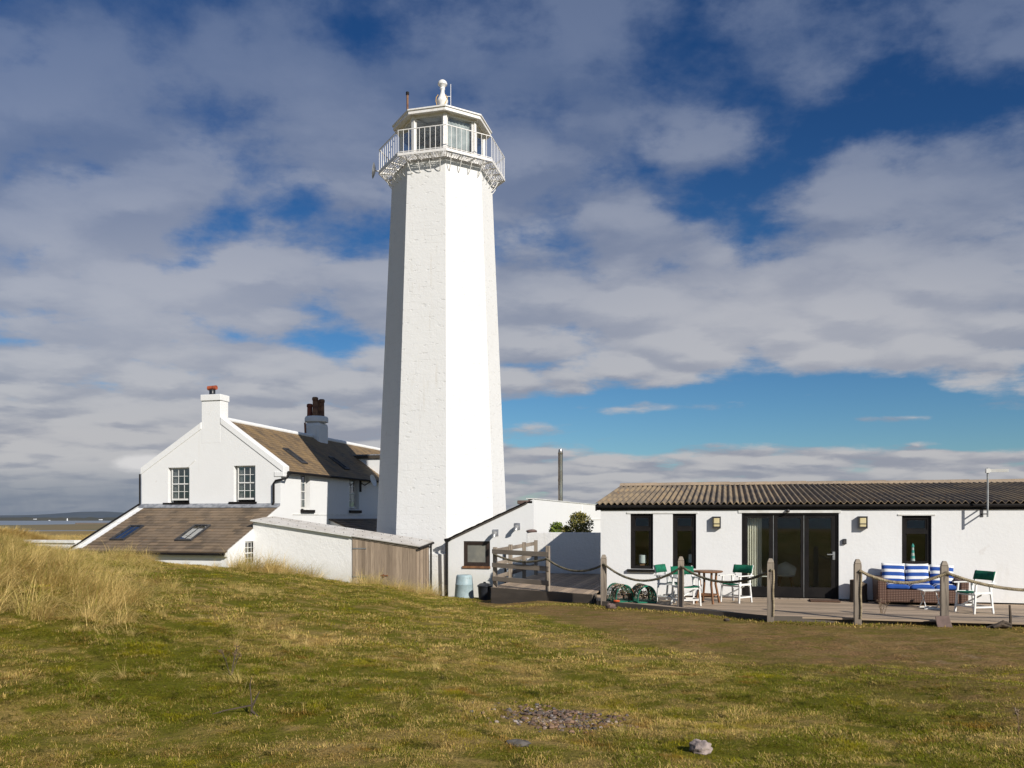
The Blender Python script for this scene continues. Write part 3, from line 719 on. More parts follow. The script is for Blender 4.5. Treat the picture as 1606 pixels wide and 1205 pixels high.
    # dish on the left end of the gallery
    c = at(588.5, 268, 37.0); d = thing('satellite_dish', 'grey satellite dish bolted to the left corner of the lighthouse gallery', 'satellite dish', c)
    out = (-RT * .86 - FW * .05 + V((0, 0, .1))).normalized()
    mb = MB(); dish(mb, c, out, .33); mb.build('reflector', 'galv', d, smooth=True)
    mb = MB(); mb.path([c - out * .02, c - out * .3, c - out * .42 + V((0, 0, -.12))], .03, 8); mb.tube(c - out * .22 + V((0, 0, .1)), c - out * .22 - V((0, 0, .16)), .05, n=8); mb.build('mounting_arm', 'white_metal', d)
def dish(mb, c, out, r, n=24):
    out = V(out).normalized(); a = out.cross(V((0, 0, 1))).normalized(); b = out.cross(a); vs = [c - out * .0]; 
    for i in range(1, 6):
        rr = r * i / 5
        for k in range(n): ph = 2 * math.pi * k / n; vs.append(c + (a * math.cos(ph) + b * math.sin(ph) * 1.05) * rr + out * (.28 * rr * rr / r))
    fs = [(0, 1 + k, 1 + (k + 1) % n) for k in range(n)]
    for i in range(4):
        for k in range(n): o = 1 + i * n; fs.append((o + k, o + (k + 1) % n, o + n + (k + 1) % n, o + n + k))
    o = len(vs); vs2 = [p - out * .015 for p in vs]; fs2 = [tuple(o + q for q in f[::-1]) for f in fs]
    rim = 1 + 4 * n; fs3 = [(rim + k, rim + (k + 1) % n, o + rim + (k + 1) % n, o + rim + k) for k in range(n)]
    mb.add(vs + vs2, fs + fs2 + fs3)
build_lighthouse()

# ------------------------------------------------------------------ HOUSE
YG = 33.0; XR = onY(440, 812, YG).x; XL = onY(222, 812, YG).x; XM = (onY(337, 812, YG).x)
YF = 29.0; EZ, RZ = 4.22, 6.58; YE = 56.0; GB = -1.3
def build_house():
    root = thing('cottage', 'white rendered gabled cottage with brown slate roofs, left of the lighthouse', 'house', (XM, YG, GB))
    fg = Fr((0, YG, 0), (1, 0, 0), (0, -1, 0)); fs = Fr((XR, 0, 0), (0, 1, 0), (1, 0, 0))
    wr = [rect_on('Y', YG, 263.5, 733.5, 297, 789), rect_on('Y', YG, 366.5, 730.5, 400.5, 788)]
    sr = [rect_on('X', XR, 472, 744, 486.5, 800), rect_on('X', XR, 548, 751.5, 563, 799)]
    sr = [(a, b, min(c, d2), max(c, d2)) for a, b, c, d2 in sr]
    chx0, chx1 = onY(316, 700, YG).x, onY(346, 700, YG).x
    # gable wall with raised parapet
    mb = MB(); slab(mb, fg, [(XL, GB), (XR, GB), (XR, EZ - .1), (XM, RZ - .06), (XL, EZ - .1)], wr, .4)
    gw = mb.build('gable_wall', 'white', root)
    cp = MB(); th = .42
    kl = (RZ - EZ) / (XM - XL); kr = (RZ - EZ) / (XR - XM)
    for x0, z0, x1, z1 in ((XL - .05, EZ + .02, chx0, RZ - (XM - chx0) * kl + .12), (chx1, RZ - (chx1 - XM) * kr + .12, XR + .18, EZ + .0)):
        cp.hexa([(x0, YG - .035, z0 - .2), (x1, YG - .035, z1 - .2), (x1, YG + .45, z1 - .2), (x0, YG + .45, z0 - .2), (x0, YG - .035, z0 + .12), (x1, YG - .035, z1 + .12), (x1, YG + .45, z1 + .12), (x0, YG + .45, z0 + .12)])
    cp.box(XR - .3, XR + .17, YG - .034, YG + .4, EZ - .35, EZ - .13); cp.build('gable_coping', 'white', root, bevel=.02)
    lab = MB(); 
    a, b = onY(294.5, 733, YG), onY(306.5, 722, YG); lab.bar(V((a.x, YG - .01, a.z)), V((b.x, YG - .01, b.z)), .03, .03); lab.build('cable_trim', 'white_paint', root)
    # chimney one
    ct = MB(); zt = onY(330, 619, YG).z
    ct.box(chx0, chx1, YG - .004, YG + .6, EZ + 1.2, zt - .28); ct.box(chx0 - .02, chx1 + .04, YG - .06, YG + .64, zt - .28, zt); c1 = ct.build('chimney', 'white', root, bevel=.02)
    p = onY(333, 610, YG + .3); mb = MB(); z = zt
    mb.lathe([(.15, z), (.16, z + .04), (.135, z + .08), (.14, z + .26)], (p.x, YG + .3, 0), 16); pot = mb.build('chimney_pot', 'black_plastic', c1, smooth=True)
    mb = MB(); mb.tube((p.x - .22, YG + .3, z + .34), (p.x + .22, YG + .3, z + .36), .1, n=14); mb.build('pot_cowl', 'orange_clay', pot, smooth=True)
    # side, back walls
    mb = MB(); slab(mb, fs, [(YG + .4, GB), (YE, GB), (YE, EZ), (YG + .4, EZ)], sr, .35); mb.build('side_wall', 'white', root)
    mb = MB(); mb.box(XL, XL + .35, YG + .4, YE, GB, EZ); mb.box(XL + .35, XR - .35, YE - .35, YE, GB, EZ); mb.build('back_wall', 'white', root)
    mb = MB(); mb.box(XR, XR + .02, YG + 1.0, YE, 2.17, 2.21); mb.build('string_course', 'white_paint', root)
    for i, r in enumerate(wr): sash_window(root, fg, (r[0] + (.10 if i == 0 else .12), r[1], r[2] + .12, r[3]))
    for r in sr: sash_window(root, fs, (r[0], r[1] - .22, r[2] + .05, r[3]), cols=2)
    sl = MB()
    for x0, x1, y in ((257, 297.5, 790.5), (360, 403, 789)):
        a, b = onY(x0, y, YG), onY(x1, y, YG); sl.box(a.x, b.x, YG - .09, YG - .001, a.z - .05, a.z + .05)
    sl.build('window_sills', 'black', root, bevel=.005)
    sl = MB()
    for x0, x1, y in ((471, 491.5, 802), (547, 565, 802.5)):
        a, b = onX(x0, y, XR), onX(x1, y, XR); sl.box(XR + .001, XR + .1, a.y, b.y, a.z - .07, a.z + .07)
    sl.build('side_sills', 'black', root, bevel=.005)
    # main roof
    ov = .22
    e = EZ - ov * (RZ - EZ) / (XR - XM)
    rr = roof_courses('roof', (XR + ov, YG + .45, e + .03), (XR + ov, YE, e + .03), (XM, YE, RZ), (XM, YG + .45, RZ), .22, 'slate_main', root)
    el = EZ - ov * (RZ - EZ) / (XM - XL)
    roof_courses('roof', (XL - ov, YE, el + .03), (XL - ov, YG + .45, el + .03), (XM, YG + .45, RZ), (XM, YE, RZ), .22, 'slate_main', root)
    rd = MB(); k = 0; y = YG + .45
    while y < YE: rd.tube((XM, y, RZ + .0 + random.uniform(-.01, .01)), (XM, min(YE, y + .43), RZ + .0), .12, n=10); y += .45
    rd.build('ridge_tiles', 'white', rr, smooth=True)
    # skylights on right slope
    pl0 = V((XR + ov, 0, e + .03)); sv = V((XM - XR - ov, 0, RZ - e - .03)).normalized(); nn = V((-sv.z, 0, sv.x)); nn = nn if nn.z > 0 else -nn
    for (xa, ya, xb, yb, w) in ((441, 704, 482.5, 729, .5), (512, 717, 549, 738, .5)):
        a, b = onPlane(xa, ya, pl0, nn), onPlane(xb, yb, pl0, nn); y0 = (a.y + b.y) / 2 - w / 2
        A = V((a.x, y0, a.z)); B = V((b.x, y0, b.z)); skylight(rr, A, B, V((0, 1, 0)), w + .05, nn)
    # chimney two on ridge
    c = onX(496.5, 700, XM); zt = 2.05 + (812 - 654) * (V(c).xy.dot(FW.xy)) / FPX
    mb = MB(); s2 = .52; mb.box(c.x - s2 + .03, c.x + s2 - .03, c.y - .6, c.y + .6, RZ - .6, zt - .35)
    mb.build('chimney', 'white', root, bevel=.2)
    mb = MB(); mb.lathe([(.5, zt - .36), (.66, zt - .3), (.66, zt - .1), (.6, zt)], (c.x, c.y, 0), 20); c2 = mb.build('chimney_cap', 'white', root, smooth=True)
    for dx, dy, h, mt in ((-.36, -.1, .72, 'clay'), (-.02, -.25, 1.08, 'clay_tan'), (.28, .05, 1.0, 'clay_tan'), (-.05, .3, .98, 'clay'), (.1, .05, .95, 'clay_tan')):
        q = V((c.x, c.y, 0)) + RT * dx + FW * dy; mb = MB(); mb.lathe([(.17, zt - .03), (.15, zt + .1), (.14, zt + h - .2), (.17, zt + h - .18), (.17, zt + h - .04), (.12, zt + h)], q, 14); mb.build('chimney_pot', mt, c2, smooth=True)
    mb = MB(); q = V((c.x, c.y, 0)) - RT * .4 - FW * .56
    q = V((c.x - .40, c.y - .61, 0)); mb.bar(q + V((0, 0, zt - .38)), q + V((.04, 0, zt - 1.2)), .10, .02, up=(0, 1, 0)); mb.build('rust_stain', 'rust', c2)
    # dormer
    dy0 = onPlane(556, 716, pl0, nn).y; dz = 5.75
    dm = MB(); x0 = XM + .9; x1 = XR - .15; dm.box(x0, x1, dy0, dy0 + 4.5, 4.3, dz - .25); do = dm.build('dormer', 'white', root)
    dm = MB(); dm.box(x0 - .3, x1 + .15, dy0 - .12, dy0 + 4.6, dz - .25, dz - .08); dm.build('dormer_roof', 'slate_dark', do)
    dm = MB(); dm.box(x0 - .32, x1 + .17, dy0 - .14, dy0 + 4.62, dz - .08, dz - .02); dm.build('dormer_edge', 'lead', do)
    # gutter + downpipes
    gt = MB(); gt.tube((XR + ov + .05, YG + .2, e + .0), (XR + ov + .05, YE, e + .0), .06, n=10); gt.build('gutter', 'black', root, smooth=True)
    dp = MB(); q = onY(431, 745, YG)
    dp.path([(XR + ov + .05, YG + .25, e - .03), (XR + ov + .05, YG + .1, e - .25), (XR + .12, YG - .1, e - .33), (q.x + .1, YG - .1, e - .38), (q.x, YG - .1, e - .5), (q.x, YG - .1, 2.72), (q.x - .02, YG - .16, 2.62)], .05, 10); dp.build('downpipe', 'black', root, smooth=True)
    dp = MB(); dp.path([(XL - .06, YG - .04, EZ - .15), (XL - .06, YG - .04, 2.62), (XL - .12, YG - .14, 2.52)], .04, 8); dp.build('downpipe', 'black', root, smooth=True)
    # front lean-to
    zt, ze = 2.59, .77
    k = (zt - ze) / (YG - YF)
    lf = Fr((0, YF, 0), (1, 0, 0), (0, -1, 0))
    mb = MB(); slab(mb, lf, [(XL, GB), (XR - .3, GB), (XR - .3, ze - .06), (XL, ze - .06)], [], .3); mb.build('lean_to_front_wall', 'white', root)
    lw = rect_on('X', XR, 384.5, 849, 403, 886); fr2 = Fr((XR, 0, 0), (0, 1, 0), (1, 0, 0))
    mb = MB(); slab(mb, fr2, [(YF, GB), (YG, GB), (YG, zt - .02), (YF, ze - .02)], [(min(lw[0], lw[1]), max(lw[0], lw[1]), lw[2], lw[3])], .3); mb.build('lean_to_side_wall', 'white', root)
    sash_window(root, fr2, (min(lw[0], lw[1]), max(lw[0], lw[1]), lw[2], lw[3]), depth=.06, curtain=False)
    mb = MB(); slab(mb, Fr((XL, 0, 0), (0, 1, 0), (-1, 0, 0)), [(YF, GB), (YG, GB), (YG, zt + .02), (YF, ze + .02)], [], -.0001 + .3); mb.build('lean_to_side_wall', 'white', root)
    lr = roof_courses('lean_to_roof', (XL + .08, YF - .2, ze - .2 * k), (XR - .02, YF - .2, ze - .2 * k), (XR - .02, YG - .001, zt), (XL + .08, YG - .001, zt), .27, 'slate', root, step=.016)
    vb = MB(); vb.hexa([(XL - .10, YF - .25, ze - .25 * k - .12), (XL + .06, YF - .25, ze - .25 * k - .12), (XL + .06, YG, zt - .12), (XL - .1, YG, zt - .12), (XL - .1, YF - .25, ze - .25 * k + .05), (XL + .06, YF - .25, ze - .25 * k + .05), (XL + .06, YG, zt + .05), (XL - .1, YG, zt + .05)])
    vb.build('verge_board', 'white_paint', lr)
    vb = MB(); vb.bar((XL - .12, YF - .25, ze - .25 * k + .08), (XL - .12, YG, zt + .08), .07, .06); vb.build('verge_trim', 'black', lr)
    nl = V((0, -(zt - ze), YG - YF)).normalized(); nl = V((0, -k, 1)).normalized()
    for quad in (((202, 826), (225, 826), (195.5, 849), (176, 848)), ((305, 825), (327.5, 825.5), (303, 850), (275.5, 849))):
        P = [onPlane(x, y, V((0, YG, zt)), nl) for x, y in quad]; xa, xb = (P[0].x + P[3].x) / 2, (P[1].x + P[2].x) / 2
        ya, yb = (P[0].y + P[1].y) / 2, (P[2].y + P[3].y) / 2; zf = lambda y: zt - (YG - y) * k
        skylight(lr, V((xa, ya, zf(ya))), V((xa, yb, zf(yb))), V((1, 0, 0)), xb - xa, nl)
    fl = MB(); fl.hexa([(XL, YG - .28, zt - .1), (XR - .02, YG - .28, zt - .1), (XR - .02, YG - .002, zt - .01), (XL, YG - .002, zt - .01), (XL, YG - .28, zt - .06), (XR - .02, YG - .28, zt - .06), (XR - .02, YG - .002, zt + .10), (XL, YG - .002, zt + .10)])
    fl.build('lead_flashing', 'lead', lr)
    fb = MB(); fb.box(XL + .1, XR, YF - .16, YF - .03, ze - .27, ze - .13); fb.build('eaves_board', 'white_paint', lr)
    gt = MB(); gt.tube((XL, YF - .25, ze - .17), (XR - .0, YF - .25, ze - .17), .05, n=10); gt.build('gutter', 'black', lr, smooth=True)
    # small stone-slated outhouse roof by the side wall
    oy = onX(517, 815, XR).y
    mb = MB(); mb.box(XR, XR + 2.4, oy, oy + 6, GB, .95); mb.prism([(XR, oy, .95), (XR + 2.4, oy, .95), (XR, oy, 1.93)], (0, 6, 0)); mb.build('outhouse_wall', 'white_rough', root)
    roof_courses('outhouse_roof', (XR + 2.6, oy - .12, .9), (XR + 2.6, oy + 6.1, .9), (XR + .01, oy + 6.1, 1.99), (XR + .01, oy - .12, 1.99), .25, 'slate_stone', root, step=.03)
    # dish
    c = onX(583.5, 754.5, XR + .55); d = thing('satellite_dish', 'white satellite dish on a black bracket on the shaded cottage side wall', 'satellite dish', c)
    out = (-FW * .25 + RT * .8 + V((0, 0, .25))).normalized(); mb = MB(); dish(mb, c, out, .32); mb.build('reflector', 'white_paint', d, smooth=True)
    w = V((XR + .03, c.y - .35, c.z - .1)); mb = MB(); mb.path([c - out * .03, w + V((.25, 0, -.15)), w], .025, 8); mb.box(XR + .002, XR + .06, w.y - .08, w.y + .08, w.z - .5, w.z + .25); mb.build('mounting_arm', 'black', d)
    mb = MB(); q = V((XM, YE - 3.0, 0)); mb.box(q.x - .4, q.x + .4, q.y - .5, q.y + .5, RZ - .4, RZ + .45); c3 = mb.build('chimney', 'white', root)
    mb = MB(); mb.lathe([(.16, RZ + .45), (.14, RZ + 1.1)], q + V((.1, -.2, 0)), 12); mb.build('chimney_pot', 'orange_clay', c3)
def skylight(parent, top, bot, side, w, n):
    """frame on a roof slope: top-left, bottom-left points, side direction"""
    fr = MB(); dn = (bot - top); L = dn.length; dn.normalize(); fw = .07
    def q(a, b, c): return top + side * a + dn * b + n * c
    for a0, a1, b0, b1 in ((0, fw, 0, L), (w - fw, w, 0, L), (fw, w - fw, 0, fw), (fw, w - fw, L - fw * 1.5, L)):
        fr.hexa([q(a0, b1, .0), q(a1, b1, .0), q(a1, b0, .0), q(a0, b0, .0), q(a0, b1, .085), q(a1, b1, .085), q(a1, b0, .085), q(a0, b0, .085)])
    o = fr.build('roof_window', 'dark_metal', parent)
    g = MB(); g.hexa([q(fw, L - fw, .03), q(w - fw, L - fw, .03), q(w - fw, fw, .03), q(fw, fw, .03), q(fw, L - fw, .05), q(w - fw, L - fw, .05), q(w - fw, fw, .05), q(fw, fw, .05)])
    g.build('pane', 'glass_sky', o)
    g = MB(); g.hexa([q(w * .48, L - fw, .03), q(w * .52, L - fw, .03), q(w * .52, fw, .03), q(w * .48, fw, .03), q(w * .48, L - fw, .062), q(w * .52, L - fw, .062), q(w * .52, fw, .062), q(w * .48, fw, .062)]); g.build('glazing_bar', 'dark_metal', o)
build_house()

def build_low_wall():
    a = onY(40, 847, YF + .1); b = onY(131, 847, YF + .1)
    t = thing('garden_wall', 'low white coped garden wall among the dune grass at the cottage corner', 'wall', (b.x, b.y, GB))
    mb = MB(); mb.box(a.x, XL - .12, YF + .1, YF + .35, GB, a.z - .12); mb.build('wall', 'white_rough', t)
    mb = MB(); mb.box(a.x - .05, XL - .12, YF + .02, YF + .42, a.z - .12, a.z); mb.build('coping', 'white_paint', t, bevel=.01)
build_low_wall()

# ------------------------------------------------------------------ SHED
YS = 30.8; SX1 = onY(654, 812, YS).x; SXM = onY(553, 812, YS).x; SX0 = XR + .0; SYB = 32.2
SZ1 = onY(654, 856, YS).z; SK = (onY(405, 816, YS).z - SZ1) / (SX1 - SX0)
def shed_z(x, y): return SZ1 - SK * (x - SX1) + .10 * (y - YS)
def build_shed():
    root = thing('shed', 'low shed with white wall, weathered board front and pale corrugated roof', 'shed', (SXM, YS, -1.1))
    fr = Fr((0, YS, 0), (1, 0, 0), (0, -1, 0))
    mb = MB(); mb.hexa([(SX0, YS, -1.2), (SXM, YS, -1.2), (SXM, YS + .22, -1.2), (SX0, YS + .22, -1.2), (SX0, YS, shed_z(SX0, YS) - .03), (SXM, YS, shed_z(SXM, YS) - .03), (SXM, YS + .22, shed_z(SXM, YS) - .03), (SX0, YS + .22, shed_z(SX0, YS) - .03)])
    mb.hexa([(SX0, YS + .22, -1.2), (SX0 + .22, YS + .22, -1.2), (SX0 + .22, SYB, -1.2), (SX0, SYB, -1.2), (SX0, YS + .22, shed_z(SX0, YS) - .03), (SX0 + .22, YS + .22, shed_z(SX0, YS) - .05), (SX0 + .22, SYB, shed_z(SX0, SYB) - .06), (SX0, SYB, shed_z(SX0, SYB) - .03)])
    mb.build('wall', 'white_rough', root)
    mb = MB(); mb.box(SX0 + .22, SX1 - .1, SYB - .1, SYB, -1.2, .8); mb.build('back_wall', 'white_rough', root)
    # board cladding front (door of 7 boards, rest fixed) and side
    door = MB(); fixed = MB(); side = MB(); x = SXM + .01; i = 0; xd = SXM + (SX1 - SXM) * .58
    while x < SX1 - .02:
        w = random.uniform(.11, .17); x1 = min(x + w, SX1); mbb = door if x < xd else fixed; mbb.cur = random.random() + .01
        d = random.uniform(0, .012) + (.012 if mbb is door else 0)
        mbb.hexa([(x, YS - .02 - d, -1.15), (x1 - .006, YS - .02 - d, -1.15), (x1 - .006, YS + .02, -1.15), (x, YS + .02, -1.15)] + [(x, YS - .02 - d, shed_z(x, YS) - .1), (x1 - .006, YS - .02 - d, shed_z(x1, YS) - .1), (x1 - .006, YS + .02, shed_z(x1, YS) - .1), (x, YS + .02, shed_z(x, YS) - .1)]); x = x1
    y = YS - .02
    while y < SYB - .1:
        w = random.uniform(.12, .17); y1 = min(y + w, SYB - .1); side.cur = random.random() + .01; d = random.uniform(0, .01)
        side.hexa([(SX1 - .02, y, -1.15), (SX1 + .02 + d, y, -1.15), (SX1 + .02 + d, y1 - .006, -1.15), (SX1 - .02, y1 - .006, -1.15), (SX1 - .02, y, shed_z(SX1, y) - .08), (SX1 + .02 + d, y, shed_z(SX1, y) - .08), (SX1 + .02 + d, y1 - .006, shed_z(SX1, y1) - .08), (SX1 - .02, y1 - .006, shed_z(SX1, y1) - .08)]); y = y1
    do = door.build('door', 'plank', root); fixed.build('board_front', 'plank', root); side.build('board_side', 'plank', root)
    mb = MB()
    for z in (.78, -.35): mb.box(SXM + .03, SXM + .62, YS - .058, YS - .048, z, z + .05)
    mb.build('hinge', 'galv', do)
    mb = MB(); mb.box(xd - .35, xd - .05, YS - .07, YS - .048, -.28, -.24); mb.box(xd - .25, xd - .22, YS - .08, YS - .048, -.34, -.2); mb.build('latch', 'rust', do)
    fa = MB(); a, b = SXM, SX1 + .06; fa.hexa([(a, YS - .07, shed_z(a, YS) - .11), (b, YS - .07, shed_z(b, YS) - .11), (b, YS + .0, shed_z(b, YS) - .11), (a, YS, shed_z(a, YS) - .11), (a, YS - .07, shed_z(a, YS) - .05), (b, YS - .07, shed_z(b, YS) - .05), (b, YS, shed_z(b, YS) - .05), (a, YS, shed_z(a, YS) - .05)]); fa.build('fascia', 'grey_wood', root)
    # corrugated roof, corrugations run down the slope (along x)
    mb = MB(); x0, x1 = SX0 - .05, SX1 + .14; N = 260; y0, y1 = YS - .14, SYB + .12; vs = []; 
    for i in range(N + 1):
        y = y0 + (y1 - y0) * i / N; dz = .022 * math.sin(2 * math.pi * y / .076)
        for k in range(4): x = x0 + (x1 - x0) * k / 3; vs.append((x, y, shed_z(x, y) + dz))
    fs_ = [(i * 4 + k, i * 4 + k + 1, i * 4 + 5 + k, i * 4 + 4 + k) for i in range(N) for k in range(3)]
    o = len(vs); vs2 = [(a, b, c - .015) for a, b, c in vs]; mb.add(vs + vs2, fs_ + [tuple(o + q for q in f) for f in fs_] + [(i * 4, i * 4 + 4, o + i * 4 + 4, o + i * 4) for i in range(N)] + [(i * 4 + 3, i * 4 + 7, o + i * 4 + 7, o + i * 4 + 3) for i in range(N)] + [(k, k + 1, o + k + 1, o + k) for k in range(3)])
    rf = mb.build('roof', 'corr_pale', root, smooth=True)
    nb = MB(); r2 = random.Random(3)
    for X in [x0 + .3 + i * .42 for i in range(int((x1 - x0) / .42))]:
        for yy in (YS + .2, YS + 1.1, SYB - .1): nb.ball((X, yy, shed_z(X, yy) + .03), .018, 6)
    nb.build('roof_bolts', 'dark_metal', rf)
    tr = MB(); tr.hexa([(x0, y0 - .02, shed_z(x0, y0) - .03), (SXM, y0 - .02, shed_z(SXM, y0) - .03), (SXM, YS, shed_z(SXM, YS) - .04), (x0, YS, shed_z(x0, YS) - .04), (x0, y0 - .02, shed_z(x0, y0) - .0), (SXM, y0 - .02, shed_z(SXM, y0) - .0), (SXM, YS, shed_z(SXM, YS) - .01), (x0, YS, shed_z(x0, YS) - .01)]); tr.build('verge_trim', 'white_paint', root)
    gt = MB(); gx = SX1 + .14; gt.tube((gx, y0, shed_z(gx, y0) - .07), (gx, y1, shed_z(gx, y1) - .07), .045, n=8); gt.build('gutter', 'black', root, smooth=True)
    dp = MB(); dp.path([(gx - .02, SYB - .05, .98), (gx - .06, SYB - .02, .9), (gx - .06, SYB - .02, -1.2)], .04, 8); dp.build('downpipe', 'black', root, smooth=True)
build_shed()

# ------------------------------------------------------------------ OUTBUILDING right of the tower
YL = 32.12; OX0 = onY(703, 812, YL).x; c_ = onY(837, 783, YL); OX1, OZ1 = c_.x, c_.z; OZ0 = onY(703, 846, YL).z
def build_outbuilding():
    root = thing('outbuilding', 'white outbuilding with steep sloping roofline against the lighthouse foot', 'outbuilding', (OX0, YL, -1.2))
    fr = Fr((0, YL, 0), (1, 0, 0), (0, -1, 0)); w = rect_on('Y', YL, 727, 849, 768.5, 888)
    mb = MB(); slab(mb, fr, [(OX0, -1.35), (OX1, -1.35), (OX1, OZ1), (OX0, OZ0)], [w], .3); mb.build('front_wall', 'white', root)
    sw = Fr((OX1, 0, 0), (0, 1, 0), (1, 0, 0)); YB2 = 52
    mb = MB(); slab(mb, sw, [(YL + .3, -1.35), (YB2, -1.35), (YB2, OZ1), (YL + .3, OZ1)], [], .3); mb.build('side_wall', 'white', root)
    mb = MB(); a = onX(913, 800, OX1); mb.box(OX1, OX1 + .03, a.y, a.y + .05, -1, OZ1 - .02); mb.box(OX1, OX1 + .03, a.y, YB2, onX(920, 815, OX1).z - .02, onX(920, 815, OX1).z + .02); mb.build('side_joint', 'white_rough', root)
    mb = MB(); mb.box(OX1 - .31, OX1 + .03, YL + .0, YB2, OZ1, OZ1 + .04); mb.build('wall_capping', 'white_paint', root)
    # roof plane behind the verge
    k = (OZ1 - OZ0) / (OX1 - OX0)
    roof_courses('roof', (OX0 - .1, YL + 9, OZ0 - .1 * k - .02), (OX0 - .1, YL - .06, OZ0 - .1 * k - .02 + .0), (OX1 - .28, YL - .06, OZ1 - .28 * k + .0), (OX1 - .28, YL + 9, OZ1 - .28 * k), .25, 'slate_dark', root, step=.02, thick=.06)
    vg = MB(); n = 24; pts = [V((OX0 - .1 + (OX1 - .2 - OX0) * i / n, YL - .05, OZ0 + .02 + (OX1 - .2 - OX0) * i / n * k - .1 * k + random.uniform(-.01, .012))) for i in range(n + 1)]
    for i in range(n): vg.bar(pts[i], pts[i + 1], .1, .05)
    vg.build('verge_slates', 'black', root)
    # window
    f = MB(); fw = .1; u0, u1, z0, z1 = w
    for a, b, c, d in ((u0, u0 + fw, z0, z1), (u1 - fw * 1.3, u1, z0, z1), (u0 + fw, u1 - fw * 1.3, z1 - fw, z1), (u0 + fw, u1 - fw * 1.3, z0, z0 + fw)): fr.box(f, a, b, c, d, -.12, -.03)
    for a, b, c, d in ((u0 + fw, u0 + fw + .05, z0 + fw, z1 - fw), (u1 - fw * 1.3 - .05, u1 - fw * 1.3, z0 + fw, z1 - fw), (u0 + fw + .05, u1 - fw * 1.3 - .05, z1 - fw - .05, z1 - fw), (u0 + fw + .05, u1 - fw * 1.3 - .05, z0 + fw, z0 + fw + .05)): fr.box(f, a, b, c, d, -.11, -.05)
    M['darkbrown'] = simple('dark_brown_frame', (.035, .024, .02), (.05, .035, .028), 5, .4)
    fo = f.build('window_frame', 'darkbrown', root)
    g = MB(); fr.box(g, u0 + .15, u1 - .18, z0 + .15, z1 - .15, -.1, -.08); g.build('pane', 'grille', fo)
    g = MB(); fr.box(g, u1 - .09, u1 - .05, z0 + .45, z0 + .68, -.03, .03); g.build('handle', 'black', fo)
    g = MB(); fr.box(g, u0 - .03, u1 + .02, z0 - .09, z0 - .0, -.12, .06); g.build('window_sill', 'brown_wood', root)
    # wall vents
    for px, py in ((777.5, 836), (811.5, 826)):
        c = onY(px, py, YL); mb = MB(); mb.box(c.x - .115, c.x + .115, YL - .03, YL - .001, c.z - .12, c.z + .14); v = mb.build('flue_plate', 'lead', root)
        mb = MB(); mb.path([(c.x, YL - .02, c.z), (c.x, YL - .2, c.z - .02), (c.x, YL - .3, c.z - .08), (c.x, YL - .31, c.z - .15)], [.075, .08, .085, .085], 12); mb.build('flue_spout', 'galv', v, smooth=True)
    dp = MB(); x = OX0 - .02; dp.path([(x - .05, YL - .1, OZ0 - .02), (x - .02, YL - .1, OZ0 - .15), (x - .02, YL - .1, -1.3)], .05, 10); dp.bar((x - .1, YL - .1, OZ0 - .03), (x + .16, YL - .1, OZ0 + .02), .13, .1); dp.build('downpipe', 'black', root, smooth=True)
    a = onY(793, 862, YL); dp = MB(); dp.path([(a.x, YL - .06, a.z), (a.x, YL - .06, -.6)], .035, 8); dp.build('waste_pipe', 'black', root)
    mb = MB(); a = onY(832, 786, YL); mb.box(a.x - .55, a.x + .1, YL + .0, YL + .4, a.z - .12, a.z + .03); mb.build('ridge_stone', 'stone_slab', root, bevel=.03)
    # steel flue behind the wall
    X = OX1 - .6; c = onX(879, 785, X); t = c.xy.dot(FW.xy); z1 = EYE + (812 - 705) * t / FPX
    f = MB(); f.tube((c.x, c.y, 1.5), (c.x, c.y, z1 - .25), .118, n=24); f.tube((c.x, c.y, 3.9), (c.x, c.y, 3.95), .128, n=24); fo = f.build('stove_flue', 'steel', root, smooth=True)
    f = MB(); f.lathe([(.12, z1 - .25), (.13, z1 - .22), (.1, z1 - .05), (.09, z1)], (c.x, c.y, 0), 20); f.build('flue_cowl', 'steel', fo, smooth=True)
    # flat roof between so the flue stands on something
    mb = MB(); mb.box(OX1 - 3.2, OX1 - .3, YL + 9.3, YB2, 2.2, 2.3); mb.build('flat_roof', 'lead', root)
build_outbuilding()

